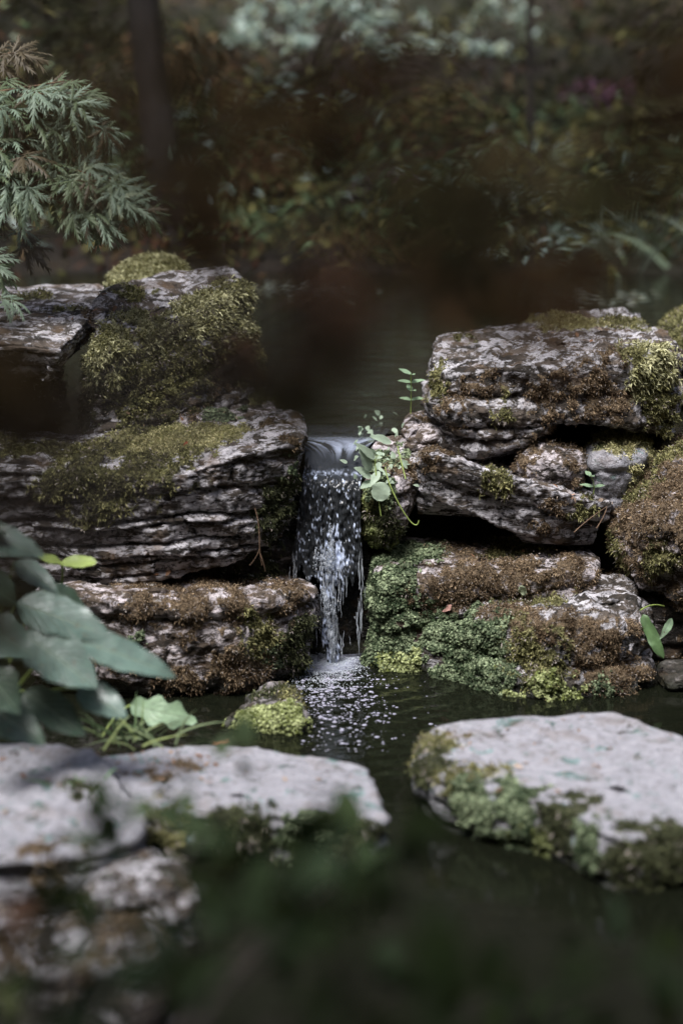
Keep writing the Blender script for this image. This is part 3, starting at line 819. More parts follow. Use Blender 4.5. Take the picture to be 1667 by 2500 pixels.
# ------------------------------------------------------------------ the fall
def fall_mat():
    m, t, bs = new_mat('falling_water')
    foam_glint = attr(t, 'foam')  # pale for foam and for sky glints painted into the mask
    t.links.new(mix(t, foam_glint, (0.022, 0.024, 0.026), (0.62, 0.70, 0.88)), bs.inputs['Base Color'])
    t.links.new(ramp(t, foam_glint, (0.0, 0.05), (1.0, 0.35)), bs.inputs['Roughness'])
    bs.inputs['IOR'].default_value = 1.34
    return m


def drop_mat(name, c, rough, tr):
    m, t, bs = new_mat(name)
    bs.inputs['Base Color'].default_value = (*c, 1)
    bs.inputs['Roughness'].default_value = rough
    bs.inputs['IOR'].default_value = 1.34
    bs.inputs['Transmission Weight'].default_value = tr
    return m


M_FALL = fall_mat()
M_DROP = drop_mat('white_water', (0.86, 0.92, 1.0), 0.15, 0.55)
M_BUBBLE = drop_mat('bubble_glint', (0.30, 0.295, 0.36), 0.12, 0.0)

fall = empty('waterfall', (P(800, 1600, 0)[0], -0.05, 0), 'small clear waterfall pouring through the gap between the rock stacks', 'waterfall')
prof = np.array([  # Y, z, left px, right px
    (.40, .500, 690, 960), (.30, .500, 715, 945), (.20, .503, 738, 925), (.13, .503, 744, 905), (.08, .496, 745, 895), (.045, .478, 745, 890), (.015, .462, 742, 885), (-.015, .455, 738, 882),
    (-.035, .43, 734, 880), (-.04, .38, 728, 880), (-.045, .32, 722, 880), (-.05, .27, 712, 885), (-.055, .20, 702, 888), (-.06, .12, 700, 888), (-.065, .0, 700, 888), (-.065, -.03, 700, 888)])
KV, KU = 230, 130
tt = np.concatenate([[0], np.cumsum(np.hypot(np.diff(prof[:, 0]), np.diff(prof[:, 1])))])
ti = np.linspace(0, tt[-1], KV)
pr = np.stack([np.interp(ti, tt, prof[:, k]) for k in range(4)], 1)
for _ in range(6):
    pr[1:-1] = 0.5 * pr[1:-1] + 0.25 * (pr[:-2] + pr[2:])
uu = np.linspace(0, 1, KU)
dist_c = (pr[:, 0] - CAM[1]) * 1.03
X = ((pr[:, 2:3] * (1 - uu) + pr[:, 3:4] * uu) - 833.5) / FPX * dist_c[:, None]
tang = unit(np.gradient(pr[:, :2], axis=0))
nY, nZ = tang[:, 1], -tang[:, 0]
V = np.stack([X, np.repeat(pr[:, :1], KU, 1), np.repeat(pr[:, 1:2], KU, 1)], -1)
arc = np.repeat(ti[:, None], KU, 1)
down = sstep(.36, .50, arc)
q = np.stack([X * 62, arc * 26, X * 0 + 3], -1)
q2 = np.stack([X * 120, arc * 70, X * 0 + 8], -1)
amp = 0.0018 + 0.0105 * down
dsp = amp * fbm(q, 3) + 0.65 * amp * fbm(q2, 2)
ucen = np.abs(uu[None, :] - 0.55)
dsp = dsp + (0.016 * np.sin(np.clip((arc - .18) / .2, 0, 1) * np.pi) * (np.clip(ucen * 2.0, 0, 1) - 0.45))
V[..., 1] -= dsp * np.abs(nY)[:, None]
V[..., 2] += dsp * nZ[:, None].clip(0, 1)
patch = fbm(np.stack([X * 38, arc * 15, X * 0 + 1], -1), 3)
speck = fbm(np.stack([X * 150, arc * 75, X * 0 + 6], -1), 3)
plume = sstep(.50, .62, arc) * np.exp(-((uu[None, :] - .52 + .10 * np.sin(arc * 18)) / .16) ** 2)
foam_glint = sstep(.10, .38, speck + .55 * patch + .45 * plume - .10) * sstep(.37, .43, arc)  # white flecks, part foam and part painted glitter
foam_glint = np.maximum(foam_glint, 0.45 * sstep(.0, .5, fbm(np.stack([X * 55 + (arc - .3) * 90 * (uu[None, :] - .58), arc * 6, X * 0 + 2], -1), 3) + .18) * sstep(.12, .2, arc) * sstep(.36, .27, arc + .05 * np.abs(uu[None, :] - .55)))  # lip streaks: sky highlights painted in as pale colour
foam_glint = np.maximum(foam_glint, 0.6 * np.exp(-((arc - .40 + .01 * fbm(q * .3, 2)) / .010) ** 2) * sstep(-0.2, 0.5, fbm(q2, 2)))
hole = fbm(np.stack([X * 55, arc * 9, X * 0 + 5], -1), 3)
depth = sstep(.55, .80, arc)
keep = hole > -0.9 + depth * (0.80 + 3.4 * np.abs(uu[None, :] - 0.56))
f = grid_faces(KV, KU, False)
f = f[keep.reshape(-1)[f].all(1)]
mesh('water_sheet', V.reshape(-1, 3), f, M_FALL, fall, attrs={'foam': foam_glint.reshape(-1)})


def ellipsoid(nu=6, nv=4):
    th = np.linspace(0, 2 * np.pi, nu, endpoint=False)
    ph = np.linspace(0, np.pi, nv + 1)[1:-1]
    v = [(0, 0, 1.0)] + [(math.sin(a) * math.cos(b), math.sin(a) * math.sin(b), math.cos(a)) for a in ph for b in th] + [(0, 0, -1.0)]
    fs = [(0, 1 + i, 1 + (i + 1) % nu) for i in range(nu)]
    for k in range(nv - 2):
        for i in range(nu):
            a, b = 1 + k * nu + i, 1 + k * nu + (i + 1) % nu
            fs += [(a, a + nu, b + nu), (a, b + nu, b)]
    L = len(v) - 1
    o_ = 1 + (nv - 2) * nu
    fs += [(L, o_ + (i + 1) % nu, o_ + i) for i in range(nu)]
    return np.array(v), np.array(fs)


def scatter(unitv, unitf, pos, scl):
    k = len(pos)
    v = pos[:, None] + unitv[None] * scl[:, None]
    f = (np.arange(k)[:, None, None] * len(unitv) + unitf).reshape(-1, 3)
    return v.reshape(-1, 3), f


rg = np.random.default_rng(21)
st = Soup()
for k in range(150):                                     # thin strands of falling water
    if k < 110:
        z0 = rg.uniform(.05, .26)
        px_ = 808 + rg.normal(0, 8 + 50 * z0) + 8 * math.sin(z0 * 30)
    else:
        px_ = rg.choice([716, 722, 878, 882]) + rg.normal(0, 4)
        z0 = rg.uniform(.08, .30)
    ln = rg.uniform(.02, .09)
    x0 = (px_ - 833.5) / FPX * 5.9
    zz = np.linspace(z0, max(z0 - ln, 0.0), 8)
    xx = x0 + 0.0025 * np.sin(zz * 40 + k) + 0.0006 * rg.normal(size=8)
    yy = -0.062 + 0.009 * rg.normal() + 0.001 * rg.normal(size=8)
    rad = rg.uniform(.0004, .0010) * np.sin(np.linspace(0.15, 3.0, 8)) ** 0.6 * rg.uniform(.6, 1.3, 8)
    v_, f_ = tube(np.stack([xx, np.broadcast_to(yy, 8), zz], 1), rad, 6)
    st.add(v_, f_)
tag(st.build('water_strands', M_DROP, fall), kind='stuff')
ev, ef = ellipsoid(5, 4)
nd = 20000                                               # drops coloured near-white to carry the sky glints, in a broken plume
dz = rg.uniform(0.0, .44, nd)
cen_ = np.interp(dz, (0, .1, .2, .3, .43), (818, 804, 798, 800, 805))
wid_ = np.interp(dz, (0, .1, .2, .3, .43), (8, 14, 24, 40, 60))
dx = np.where(rg.random(nd) < .6, rg.normal(0, 1, nd) * wid_ + cen_, rg.uniform(700, 890, nd))
den = 1.1 * fbm(np.stack([dx * .060, dz * 13, dx * 0 + 2], 1), 3) + .5 * np.exp(-((dx - cen_) / (wid_ * .9)) ** 2) * sstep(.38, .28, dz) - .34
kp = (den > rg.uniform(-.05, .5, nd)) & (dx > 702) & (dx < 888)
dx, dz = dx[kp], dz[kp]
nd = len(dx)
pos = np.stack([(dx - 833.5) / FPX * 5.9, -0.066 + 0.012 * rg.normal(size=nd), dz], 1)
r = np.clip(rg.gamma(3.0, .00024, nd), .0003, .0021)
v_, f_ = scatter(ev, ef, pos, np.stack([r, r, r * np.interp(dz, (0, .2, .4), (5, 3, 1.5)) * rg.uniform(.6, 1.5, nd)], 1))
tag(mesh('water_droplets', v_, f_, M_DROP, fall), kind='stuff')

# splash foam at the foot, then bubbles and ripple reflections as pale domes
nb = 9500
fx, fy = rg.normal(788, 55, nb), 1575 + np.abs(rg.normal(0, 42, nb))
pts = np.array([PZ(a, b, 0.0) for a, b in zip(fx, fy)])
pts[:, 2] = low_z(pts[:, 0], pts[:, 1]) + 0.012 * np.abs(rg.normal(size=nb)) * np.exp(-((fx - 790) / 50) ** 2 - ((fy - 1585) / 30) ** 2)
r = rg.uniform(.0006, .0016, nb)
ok = (pts[:, 1] < -0.02) & (fx < 905)
v_, f_ = scatter(ev, ef, pts[ok], np.stack([r, r, r], 1)[ok])
tag(mesh('splash_foam', v_, f_, M_DROP, base=np.array((FALLC[0], FALLC[1], 0.0))), 'white churning foam at the foot of the waterfall', 'foam', kind='stuff')
nb = 2000
fy = 1640 + rg.gamma(1.7, 48, nb)
fx = 800 + rg.normal(0, 1, nb) * (62 + (fy - 1640) * 0.18) + (fy - 1640) * 0.12
clump = fbm(np.stack([fx * .02, fy * .05, fx * 0], 1), 2)
ok = (clump > -.12) & (fy < 1835) & (fx > 715)
pts = np.array([PZ(a, b, 0.0) for a, b in zip(fx, fy)])
pts[:, 2] = low_z(pts[:, 0], pts[:, 1])
r = np.clip(rg.gamma(2.0, .0007, nb), .0006, .0048)
v_, f_ = scatter(ev, ef, pts[ok], np.stack([r * 1.5, r * 1.2, r * .5], 1)[ok])
tag(mesh('bubbles', v_, f_, M_BUBBLE, base=np.array((FALLC[0], FALLC[1] - .3, 0.0))), 'pale bubbles and ripple glints, shaped as domes, on the pool below the fall', 'bubbles', kind='stuff')

# ------------------------------------------------------------------ plants
def leaves(p, d, n, ln, wd, col, fold=0.25, curl=0.25):
    """simple folded leaves as arrays: position, direction, normal, length, width, colour"""
    p, d, n = (np.asarray(q_, float) for q_ in (p, d, n))
    k = len(p)
    d = unit(d)
    s = unit(np.cross(d, n))
    n = np.cross(s, d)
    ln = np.broadcast_to(ln, (k,))[:, None]
    wd = np.broadcast_to(wd, (k,))[:, None]
    a = p + d * ln * .30
    b = p + d * ln * .66 - n * ln * curl * .35
    tip = p + d * ln - n * ln * curl
    hw = wd * .5
    v = np.stack([p, a, b, tip, a + s * hw + n * hw * fold, b + s * hw * .85 + n * hw * fold, a - s * hw + n * hw * fold, b - s * hw * .85 + n * hw * fold], 1)
    f = np.array([[0, 4, 1], [4, 5, 2], [4, 2, 1], [5, 3, 2], [0, 1, 6], [6, 1, 2], [6, 2, 7], [7, 2, 3]])
    faces = (np.arange(k)[:, None, None] * 8 + f).reshape(-1, 3)
    return v.reshape(-1, 3), faces, np.repeat(np.broadcast_to(col, (k, 3)), 8, 0)


def pal(rng, k, *cs):
    c = np.array(cs)
    i = rng.integers(0, len(c), k)
    j = rng.integers(0, len(c), k)
    a = rng.random((k, 1))
    return (c[i] * a + c[j] * (1 - a)) * rng.uniform(.7, 1.3, (k, 1))


def ribbons(p, d, ln, wd, bend, col, rng, seg=5):
    k = len(p)
    d = unit(d)
    s = unit(np.cross(d, rng.normal(size=(k, 3))))
    bd = unit(np.stack([d[:, 0], d[:, 1], -0.9 * np.ones(k)], 1) + .2 * rng.normal(size=(k, 3)))
    t = np.linspace(0, 1, seg)
    cpt = p[:, None] + d[:, None] * (ln[:, None] * t)[..., None] + bd[:, None] * (ln[:, None] * bend[:, None] * t ** 2.2)[..., None]
    w_ = (wd[:, None] * np.clip(1.02 - t ** 2.5, .02, 1))[..., None]
    v = np.stack([cpt - s[:, None] * w_ * .5, cpt + s[:, None] * w_ * .5], 2)
    f = np.array([[2 * i, 2 * i + 1, 2 * i + 3, 2 * i + 2] for i in range(seg - 1)])
    return v.reshape(-1, 3), (np.arange(k)[:, None, None] * 2 * seg + f).reshape(-1, 4), np.repeat(col, 2 * seg, 0)


M_BARK = bark_mat('bark_dark', (0.018, 0.014, 0.011), (0.055, 0.042, 0.032))
M_BARKG = bark_mat('bark_grey', (0.02, 0.017, 0.017), (0.06, 0.05, 0.05), 9)
M_TWIG = bark_mat('twig', (0.10, 0.06, 0.035), (0.22, 0.14, 0.085), 60)


def gz(x, y):
    return float(ground_z(np.array([float(x)]), np.array([float(y)]))[0])


def shrub(name, label, group, base_xy, centre, radii, n, size, cols, seed, clumps=26, stems=7, cat='shrub', aspect=.5, spread=.16, bark=None):
    rng = np.random.default_rng(seed)
    base = np.array((base_xy[0], base_xy[1], gz(*base_xy) - .02))
    root = empty(name, base, label, cat, group)
    cc = unit(rng.normal(size=(clumps, 3))) * rng.uniform(.35, 1.0, (clumps, 1)) * np.array(radii) + centre
    i = rng.integers(0, clumps, n)
    p = cc[i] + rng.normal(size=(n, 3)) * np.array(radii) * spread
    d = unit(p - np.asarray(centre)) * .6 + .6 * rng.normal(size=(n, 3)) + np.array((0, -.2, -.15))
    nn = np.array((0, -.25, 1.0)) + .45 * rng.normal(size=(n, 3))
    v, f, c = leaves(p, d, nn, size * rng.uniform(.6, 1.3, n), size * aspect * rng.uniform(.7, 1.2, n), pal(rng, n, *cols))
    mesh('crown', v, f, M_LEAF, root, c, smooth=False)
    for k in range(stems):
        e = cc[rng.integers(0, clumps)]
        m_ = (base + e) * .5 + rng.normal(0, .06, 3) + np.array((0, 0, .1))
        pa = bez(base + rng.normal(0, .03, 3) * np.array((1, 1, 0)), m_, e, n=12)
        v, f = tube(pa, np.linspace(.012, .003, 12), 6)
        mesh('stem', v, f, bark or M_BARK, root)
    return root


GLAUC = ((.40, .53, .47), (.55, .65, .61), (.26, .36, .29), (.42, .48, .34))
OLIVE = ((.15, .15, .05), (.25, .23, .09), (.09, .095, .035))
REDS = ((.12, .05, .032), (.19, .09, .05), (.08, .04, .022))
BROWN = ((.12, .075, .035), (.18, .12, .06), (.07, .045, .022))
PURP = ((.30, .17, .27), (.22, .09, .14), (.38, .26, .36))
GREEN = ((.14, .21, .10), (.26, .33, .18), (.08, .13, .06))
BG = 'plants on the far bank of the pond'


def bgp(px, py, Y):
    return P(px, py, Y)


def bshrub(name, label, px, py, Y, rx, rz, n, size, cols, seed, **kw):
    c = P(px, py, Y)
    sc_ = (Y - CAM[1]) * 1.03 / FPX
    return shrub(name, label, BG, (c[0], Y + .1), c, (rx * sc_, .3, rz * sc_), n, size, cols, seed, **kw)


bshrub('glaucous_shrub', 'pale blue-green small-leaved shrub spreading along the top of the far bank', 760, 50, 5.6, 270, 120, 620, .045, GLAUC, 61, clumps=26, spread=.06)
bshrub('pale_shrub', 'pale green shrub around the thin dark sapling at the top', 1180, 70, 5.9, 220, 110, 380, .042, GLAUC + ((.35, .34, .15),), 62, clumps=20, spread=.06)
bshrub('heather_clump', 'low mauve flowering clump in the middle of the far bank', 900, 445, 4.2, 110, 28, 320, .03, PURP, 63, clumps=12)
bshrub('magenta_clump', 'dusky pink clump high on the far bank beside a mossy log', 1500, 225, 5.0, 110, 30, 240, .03, PURP[:2] + REDS[:1], 64, clumps=12)
bshrub('rust_shrub', 'rusty red shrub low on the bank behind the fall', 640, 430, 4.0, 110, 90, 260, .05, REDS + BROWN, 65)
bshrub('russet_shrub', 'russet shrub at the pond edge right of the grey trunk', 560, 610, 3.4, 90, 80, 220, .05, REDS + OLIVE, 66)
bshrub('olive_shrub', 'olive green shrub hanging over the far pond edge', 1000, 570, 3.4, 170, 75, 420, .042, OLIVE + BROWN, 67)
bshrub('bronze_shrub', 'bronze shrub behind the big banded block', 1280, 610, 3.5, 130, 70, 300, .045, BROWN + OLIVE + REDS[:1], 68)
bshrub('leafy_mound', 'loose green mound with pale leaves right of the mauve clump', 1130, 440, 4.3, 120, 60, 260, .045, GREEN + GLAUC[2:], 69)
bshrub('low_green_shrub', 'small green shrub on the bank near the strap-leaved plant', 1390, 520, 4.0, 70, 50, 160, .05, GREEN + GLAUC[:1], 70)
bshrub('brown_bracken', 'brown withered bracken in the shade at the upper left', 480, 180, 5.0, 190, 120, 260, .07, BROWN + REDS[2:], 71)
bshrub('dark_bracken', 'dark brown bracken right of the sapling', 1530, 380, 4.8, 150, 70, 240, .06, BROWN + OLIVE, 72)
bshrub('shaded_bracken', 'dull bracken at mid-bank left of the mauve clump', 740, 310, 4.7, 150, 70, 260, .06, BROWN + OLIVE, 73)
bshrub('ochre_bracken', 'ochre tinted bracken under the sapling\'s top', 1080, 260, 5.0, 180, 60, 260, .05, BROWN + OLIVE, 74)
bshrub('evergreen_bush', 'dark evergreen bush at the top left corner', 150, 30, 6.2, 300, 190, 600, .06, ((.03, .035, .018), (.05, .05, .025)), 75)
bshrub('evergreen_thicket', 'dark evergreen thicket at the top right corner', 1560, 40, 6.6, 260, 150, 520, .06, ((.03, .035, .018), (.06, .05, .025)), 76)

# a trailing spray hanging from the glaucous shrub
tr = empty('trailing_spray', P(700, 200, 4.6), 'thin trailing spray of pale leaves hanging down the middle of the bank', 'vine')
rg = np.random.default_rng(80)
pa = bez(P(720, 130, 4.9), P(690, 260, 4.6), P(660, 380, 4.5), P(680, 560, 4.3), n=40)
v, f = tube(pa, .003, 5)
mesh('stem', v, f, M_BARK, tr)
i = rg.integers(4, 40, 90)
v, f, c = leaves(pa[i] + rg.normal(0, .025, (90, 3)), rg.normal(size=(90, 3)) + np.array((0, -.3, -.4)), np.array((0, -.3, 1.)) + .4 * rg.normal(size=(90, 3)), .035, .02, pal(rg, 90, *GLAUC, BROWN[1]))
tag(mesh('leaves', v, f, M_LEAF, tr, c, smooth=False), kind='stuff')

# strap-leaved plant, grasses
def strap_plant(name, label, px, py, Y, n, ln, wd, cols, seed, rad=.1, fan=.35, bend=.35, group=BG, cat='plant'):
    rng = np.random.default_rng(seed)
    b = P(px, py, Y)
    root = empty(name, b, label, cat, group)
    p = b + rng.normal(size=(n, 3)) * np.array((rad, rad * .6, .01))
    d = np.array((0, -.1, 1.0)) + fan * rng.normal(size=(n, 3)) * np.array((1, .6, .3))
    v, f, c = ribbons(p, d, ln * rng.uniform(.6, 1.2, n), wd * rng.uniform(.7, 1.2, n), bend * rng.uniform(.4, 1.6, n), pal(rng, n, *cols), rng)
    if n > 70:
        tag(mesh('blades', v, f, M_LEAF, root, c), kind='stuff')
    else:
        for q_ in range(n):
            mesh('blade', v[q_ * 10:q_ * 10 + 10], f[:4], M_LEAF, root, c[q_ * 10:q_ * 10 + 10])
    return root


strap_plant('strap_leaved_plant', 'pale strap-leaved plant at the pond edge by the right edge of the picture', 1580, 640, 3.3, 60, .34, .024, ((.30, .38, .30), (.40, .47, .37), (.16, .21, .12)), 81, rad=.16, fan=.5)
strap_plant('sedge_tuft', 'thin brownish sedge tuft on the far pond edge', 1120, 640, 3.2, 90, .26, .007, OLIVE + BROWN, 82, rad=.14, fan=.5)
strap_plant('dry_grass_tuft', 'dry straw-brown grass tuft under the mauve clump', 880, 620, 3.2, 80, .22, .007, BROWN + ((.25, .19, .09),), 83, rad=.16, fan=.55)

# trunks and a mossy log
def trunk(name, label, path, r0, r1, mat, seed):
    base = path[0]
    root = empty(name, base, label, 'tree', 'trees on the far bank')
    pth = bez(*path, n=30)
    rngl = np.random.default_rng(seed)
    v, f = tube(pth, np.linspace(r0, r1, 30) * (1 + .12 * rngl.normal(size=30)), 12)
    v += 0.15 * r0 * fbm(v * 9, 3)[:, None]
    mesh('trunk', v, f, mat, root)
    return root, pth, rngl


def crown(root, pth, rngl, n, size, cols, rad, lean):
    """unseen crown, shaped to shade the far bank, reaching out over the pond, carried by limbs from the trunk's top"""
    cen = pth[-1] + np.array(lean)
    kc = 46
    cl = cen + rngl.normal(size=(kc, 3)) * np.array(rad)
    for e in cl:
        v, f = tube(bez(pth[-1], pth[-1] * .6 + e * .4 + np.array((0, 0, .3)), e, n=10), np.linspace(.018, .004, 10), 5)
        mesh('limb', v, f, M_BARK, root)
    p = cl[rngl.integers(0, kc, n)] + rngl.normal(size=(n, 3)) * np.array((.28, .28, .12))
    v, f, c = leaves(p, rngl.normal(size=(n, 3)), np.array((0, 0, 1.)) + .5 * rngl.normal(size=(n, 3)), size, size * .5, pal(rngl, n, *cols))
    mesh('crown', v, f, M_LEAF, root, c, smooth=False)  # out of view, added to cast shade on bank and pond


def upto(px, py, Y, z):
    p = P(px, py, Y)
    p[2] = z
    return p


t_ = trunk('grey_trunk_tree', 'smooth grey trunk rising in shade behind the leaning mossy rock', [P(430, 640, 3.5), P(425, 450, 3.6), P(385, 300, 3.7), P(340, 100, 3.8), P(300, -400, 3.9), P(250, -1600, 4.0)], .075, .05, M_BARKG, 1)
crown(*t_, 3000, .10, OLIVE + REDS, (1.5, .8, .35), (.2, -1.2, 0))
t_ = trunk('sapling', 'thin dark sapling standing on the bank right of the middle', [P(1315, 600, 4.0), P(1310, 480, 4.1), P(1290, 330, 4.3), P(1270, 150, 4.5), P(1300, 0, 4.7), P(1320, -700, 4.9), P(1330, -1500, 5.0)], .018, .012, M_BARK, 2)
crown(*t_, 3000, .10, OLIVE + GREEN, (1.4, .8, .35), (.2, -2.0, .1))
lg = empty('mossy_log', P(1600, 285, 4.6), 'mossy fallen log lying high on the right of the bank', 'log')
pa = bez(P(1400, 310, 4.7), P(1520, 300, 4.6), P(1600, 265, 4.55), P(1800, 240, 4.4), n=30)
v, f = tube(pa, np.linspace(.03, .055, 30), 12)
v += 0.012 * fbm(v * 14, 3)[:, None]
mesh('trunk', v, f, M_BARKG, lg)
rg = np.random.default_rng(84)
k = 2600
i = rg.integers(0, 29, k)
a = rg.uniform(0, np.pi, k)
rr = np.linspace(.03, .055, 30)[i]
nn = np.stack([0 * a, -np.cos(a), np.sin(a)], 1)
v, f, c = tufts(pa[i] + rg.normal(0, .012, (k, 3)) * np.array((1, 0, 0)) + nn * rr[:, None], nn, 'feather', rg)
tag(mesh('moss', v, f, M_MOSS, lg, c, smooth=False), kind='stuff')

# leaf litter and small undergrowth over the far bank
rg = np.random.default_rng(85)
k = 6000
x = rg.uniform(-3.0, 3.2, k)
y = 2.9 + rg.gamma(2.0, 1.1, k)
z = ground_z(x, y) + rg.random(k) * .05
p = np.stack([x, y, z], 1)
cz = np.clip(.5 + .9 * fbm(p * 1.6, 3), 0, 1)[:, None]
cl = pal(rg, k, *BROWN, *OLIVE, *OLIVE, REDS[0]) * (0.35 + .8 * cz)
v, f, c = leaves(p, rg.normal(size=(k, 3)) + np.array((0, 0, .25)), np.array((0, -.3, 1.)) + .6 * rg.normal(size=(k, 3)), .055 * rg.uniform(.5, 1.4, k), .032, cl)
tag(mesh('leaf_litter', v, f, M_LEAF, None, c, smooth=False, base=np.array((0, 3.0, .5))), 'brown and rusty leaf litter over the far bank', 'leaf litter', kind='stuff')

rg = np.random.default_rng(87)
sp = Soup()
for k in range(420):
    x_, y_ = rg.uniform(-2.2, 2.4), 3.05 + rg.gamma(2.0, .95)
    b_ = np.array((x_, y_, gz(x_, y_)))
    n_ = int(rg.integers(18, 46))
    kind = rg.choice(7, p=(.22, .20, .10, .06, .22, .13, .07))
    cs = (((.03, .034, .014), (.055, .06, .024)), OLIVE, ((.07, .045, .022), (.11, .075, .035)), REDS, GREEN, GLAUC, ((.30, .28, .10), (.2, .2, .08)))[kind]
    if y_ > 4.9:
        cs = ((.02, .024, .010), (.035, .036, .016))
    rad_ = rg.uniform(.06, .2)
    p = b_ + rg.normal(size=(n_, 3)) * np.array((rad_ * 1.5, rad_, rad_ * .5)) + np.array((0, 0, rad_ * .7))
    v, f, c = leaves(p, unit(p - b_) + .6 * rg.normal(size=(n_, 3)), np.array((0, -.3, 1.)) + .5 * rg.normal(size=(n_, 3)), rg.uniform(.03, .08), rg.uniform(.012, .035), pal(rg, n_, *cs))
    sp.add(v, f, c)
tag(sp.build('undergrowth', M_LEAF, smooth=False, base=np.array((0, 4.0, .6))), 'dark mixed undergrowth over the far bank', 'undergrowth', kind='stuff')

# sky glints on the far pond water, modelled as pale flat leaves
rg = np.random.default_rng(86)
sp = Soup()
for cx, cy, n_, w_, h_ in ((760, 708, 55, 60, 11), (1500, 725, 45, 55, 8), (660, 700, 16, 30, 8)):
    p = np.array([PZ(a, b, WATER_UP + .006) for a, b in zip(rg.normal(cx, w_, n_), rg.normal(cy, h_, n_))])
    v, f, c = leaves(p, rg.normal(size=(n_, 3)) * np.array((1, 1, .02)), np.tile((0, 0, 1.), (n_, 1)), .035, .026, pal(rg, n_, (.20, .24, .19), (.12, .12, .07), (.26, .28, .25)), 0.05, 0.03)
    sp.add(v, f, c)
tag(sp.build('pond_glints', M_LEAF, base=np.array((0, 2.4, WATER_UP))), 'sky glints along the far side of the pond, made as pale flat leaf shapes', 'water glints', kind='stuff')

# ------------------------------------------------------------------ lacy maple at the left
M_LACE = [leaf_mat('maple_leaf_' + n_, c_, .45, .5, .3, .25) for n_, c_ in (('silver', (.24, .32, .23)), ('green', (.14, .19, .10)), ('bronze', (.11, .088, .05)), ('pale', (.31, .37, .24)))]


def lace_leaf(rng, mat):
    """deeply cut palmate leaf: seven narrow toothed lobes, unit length"""
    v, f = [], []
    for a, L in zip(np.radians((-118, -78, -38, 0, 38, 78, 118)), (.42, .72, .92, 1.0, .92, .72, .42)):
        a = a + rng.normal(0, .07)
        m = 7
        dx, dy = np.array((math.cos(a), math.sin(a))), np.array((-math.sin(a), math.cos(a)))
        wv = .006 + .012 * np.sin(np.linspace(.15, 3.0, m + 1)) ** 1.0
        wv[-1] = .003
        b0 = len(v)
        kink = np.cumsum(rng.normal(0, .02, m + 1))
        dr = rng.uniform(.05, .7)
        for i in range(m + 1):
            r = L * i / m
            z = .10 * r - dr * r * r
            for sgn in (-1, 1):
                q_ = dx * r + dy * (sgn * wv[i] * L + kink[i])
                v.append((q_[0], q_[1], z + .02 * abs(sgn)))
        for i in range(m):
            f.append((b0 + 2 * i, b0 + 2 * i + 2, b0 + 2 * i + 3))
            f.append((b0 + 2 * i, b0 + 2 * i + 3, b0 + 2 * i + 1))
        for i in range(2, m):
            for sgn in (-1, 1):
                e = b0 + 2 * i + (1 if sgn > 0 else 0)
                e2 = b0 + 2 * (i - 1) + (1 if sgn > 0 else 0)
                r = L * (i + .55) / m
                z = .10 * r - dr * r * r - .02
                q_ = dx * r + dy * (sgn * (wv[i] * L + .11 * L * math.sin(i / m * 3.0) + .01) + kink[i])
                v.append((q_[0], q_[1], z))
                f.append((e2, e, len(v) - 1) if sgn > 0 else (e, e2, len(v) - 1))
    me = bpy.data.meshes.new('leaf')
    me.from_pydata(v, [], f)
    me.materials.append(mat)
    return me


rg = np.random.default_rng(90)
LACE = [[lace_leaf(rg, m_) for _ in range(3)] for m_ in M_LACE]
mb = np.array((-1.15, .28, gz(-1.15, .28)))
maple = empty('lacy_maple', mb, 'weeping maple with finely cut grey-green leaves at the left edge', 'tree')
sp = Soup()
v, f = tube(bez(mb, mb + np.array((.05, 0, .5)), P(-200, 250, .25), n=20), np.linspace(.035, .014, 20), 9)
mesh('trunk', v, f, M_BARK, maple)
BR = [  # start, mid, tip (px, py, Y), leaves, colour weights
    ((-200, 250, .25), (60, 190, .2), (215, 262, .10), 34, (.15, .45, .4, 0)),
    ((-200, 250, .25), (40, 220, .2), (170, 195, .12), 7, (.6, .3, .1, 0)),
    ((-200, 260, .25), (40, 260, .15), (255, 310, .12), 34, (.35, .45, .2, 0)),
    ((-200, 280, .25), (0, 300, .2), (130, 400, .15), 36, (.05, .45, .5, 0)),
    ((-200, 300, .25), (60, 380, .1), (345, 505, .02), 40, (.5, .25, .05, .1)),
    ((-200, 300, .25), (100, 400, .1), (290, 440, .06), 28, (.5, .25, .05, .2)),
    ((-200, 330, .25), (0, 430, .15), (235, 535, .02), 34, (.4, .4, .2, 0)),
    ((-200, 330, .25), (-50, 420, .2), (60, 470, .1), 32, (.4, .4, .2, 0)),
    ((-200, 330, .3), (-50, 520, .3), (90, 600, .3), 16, (.2, .4, .4, 0)),
    ((-200, 250, .3), (-60, 120, .3), (60, 130, .3), 12, (.0, .3, .7, 0)),
    ((-200, 330, .2), (-80, 560, .1), (10, 740, .0), 8, (.5, .5, 0, 0)),
]
nleaf = 0
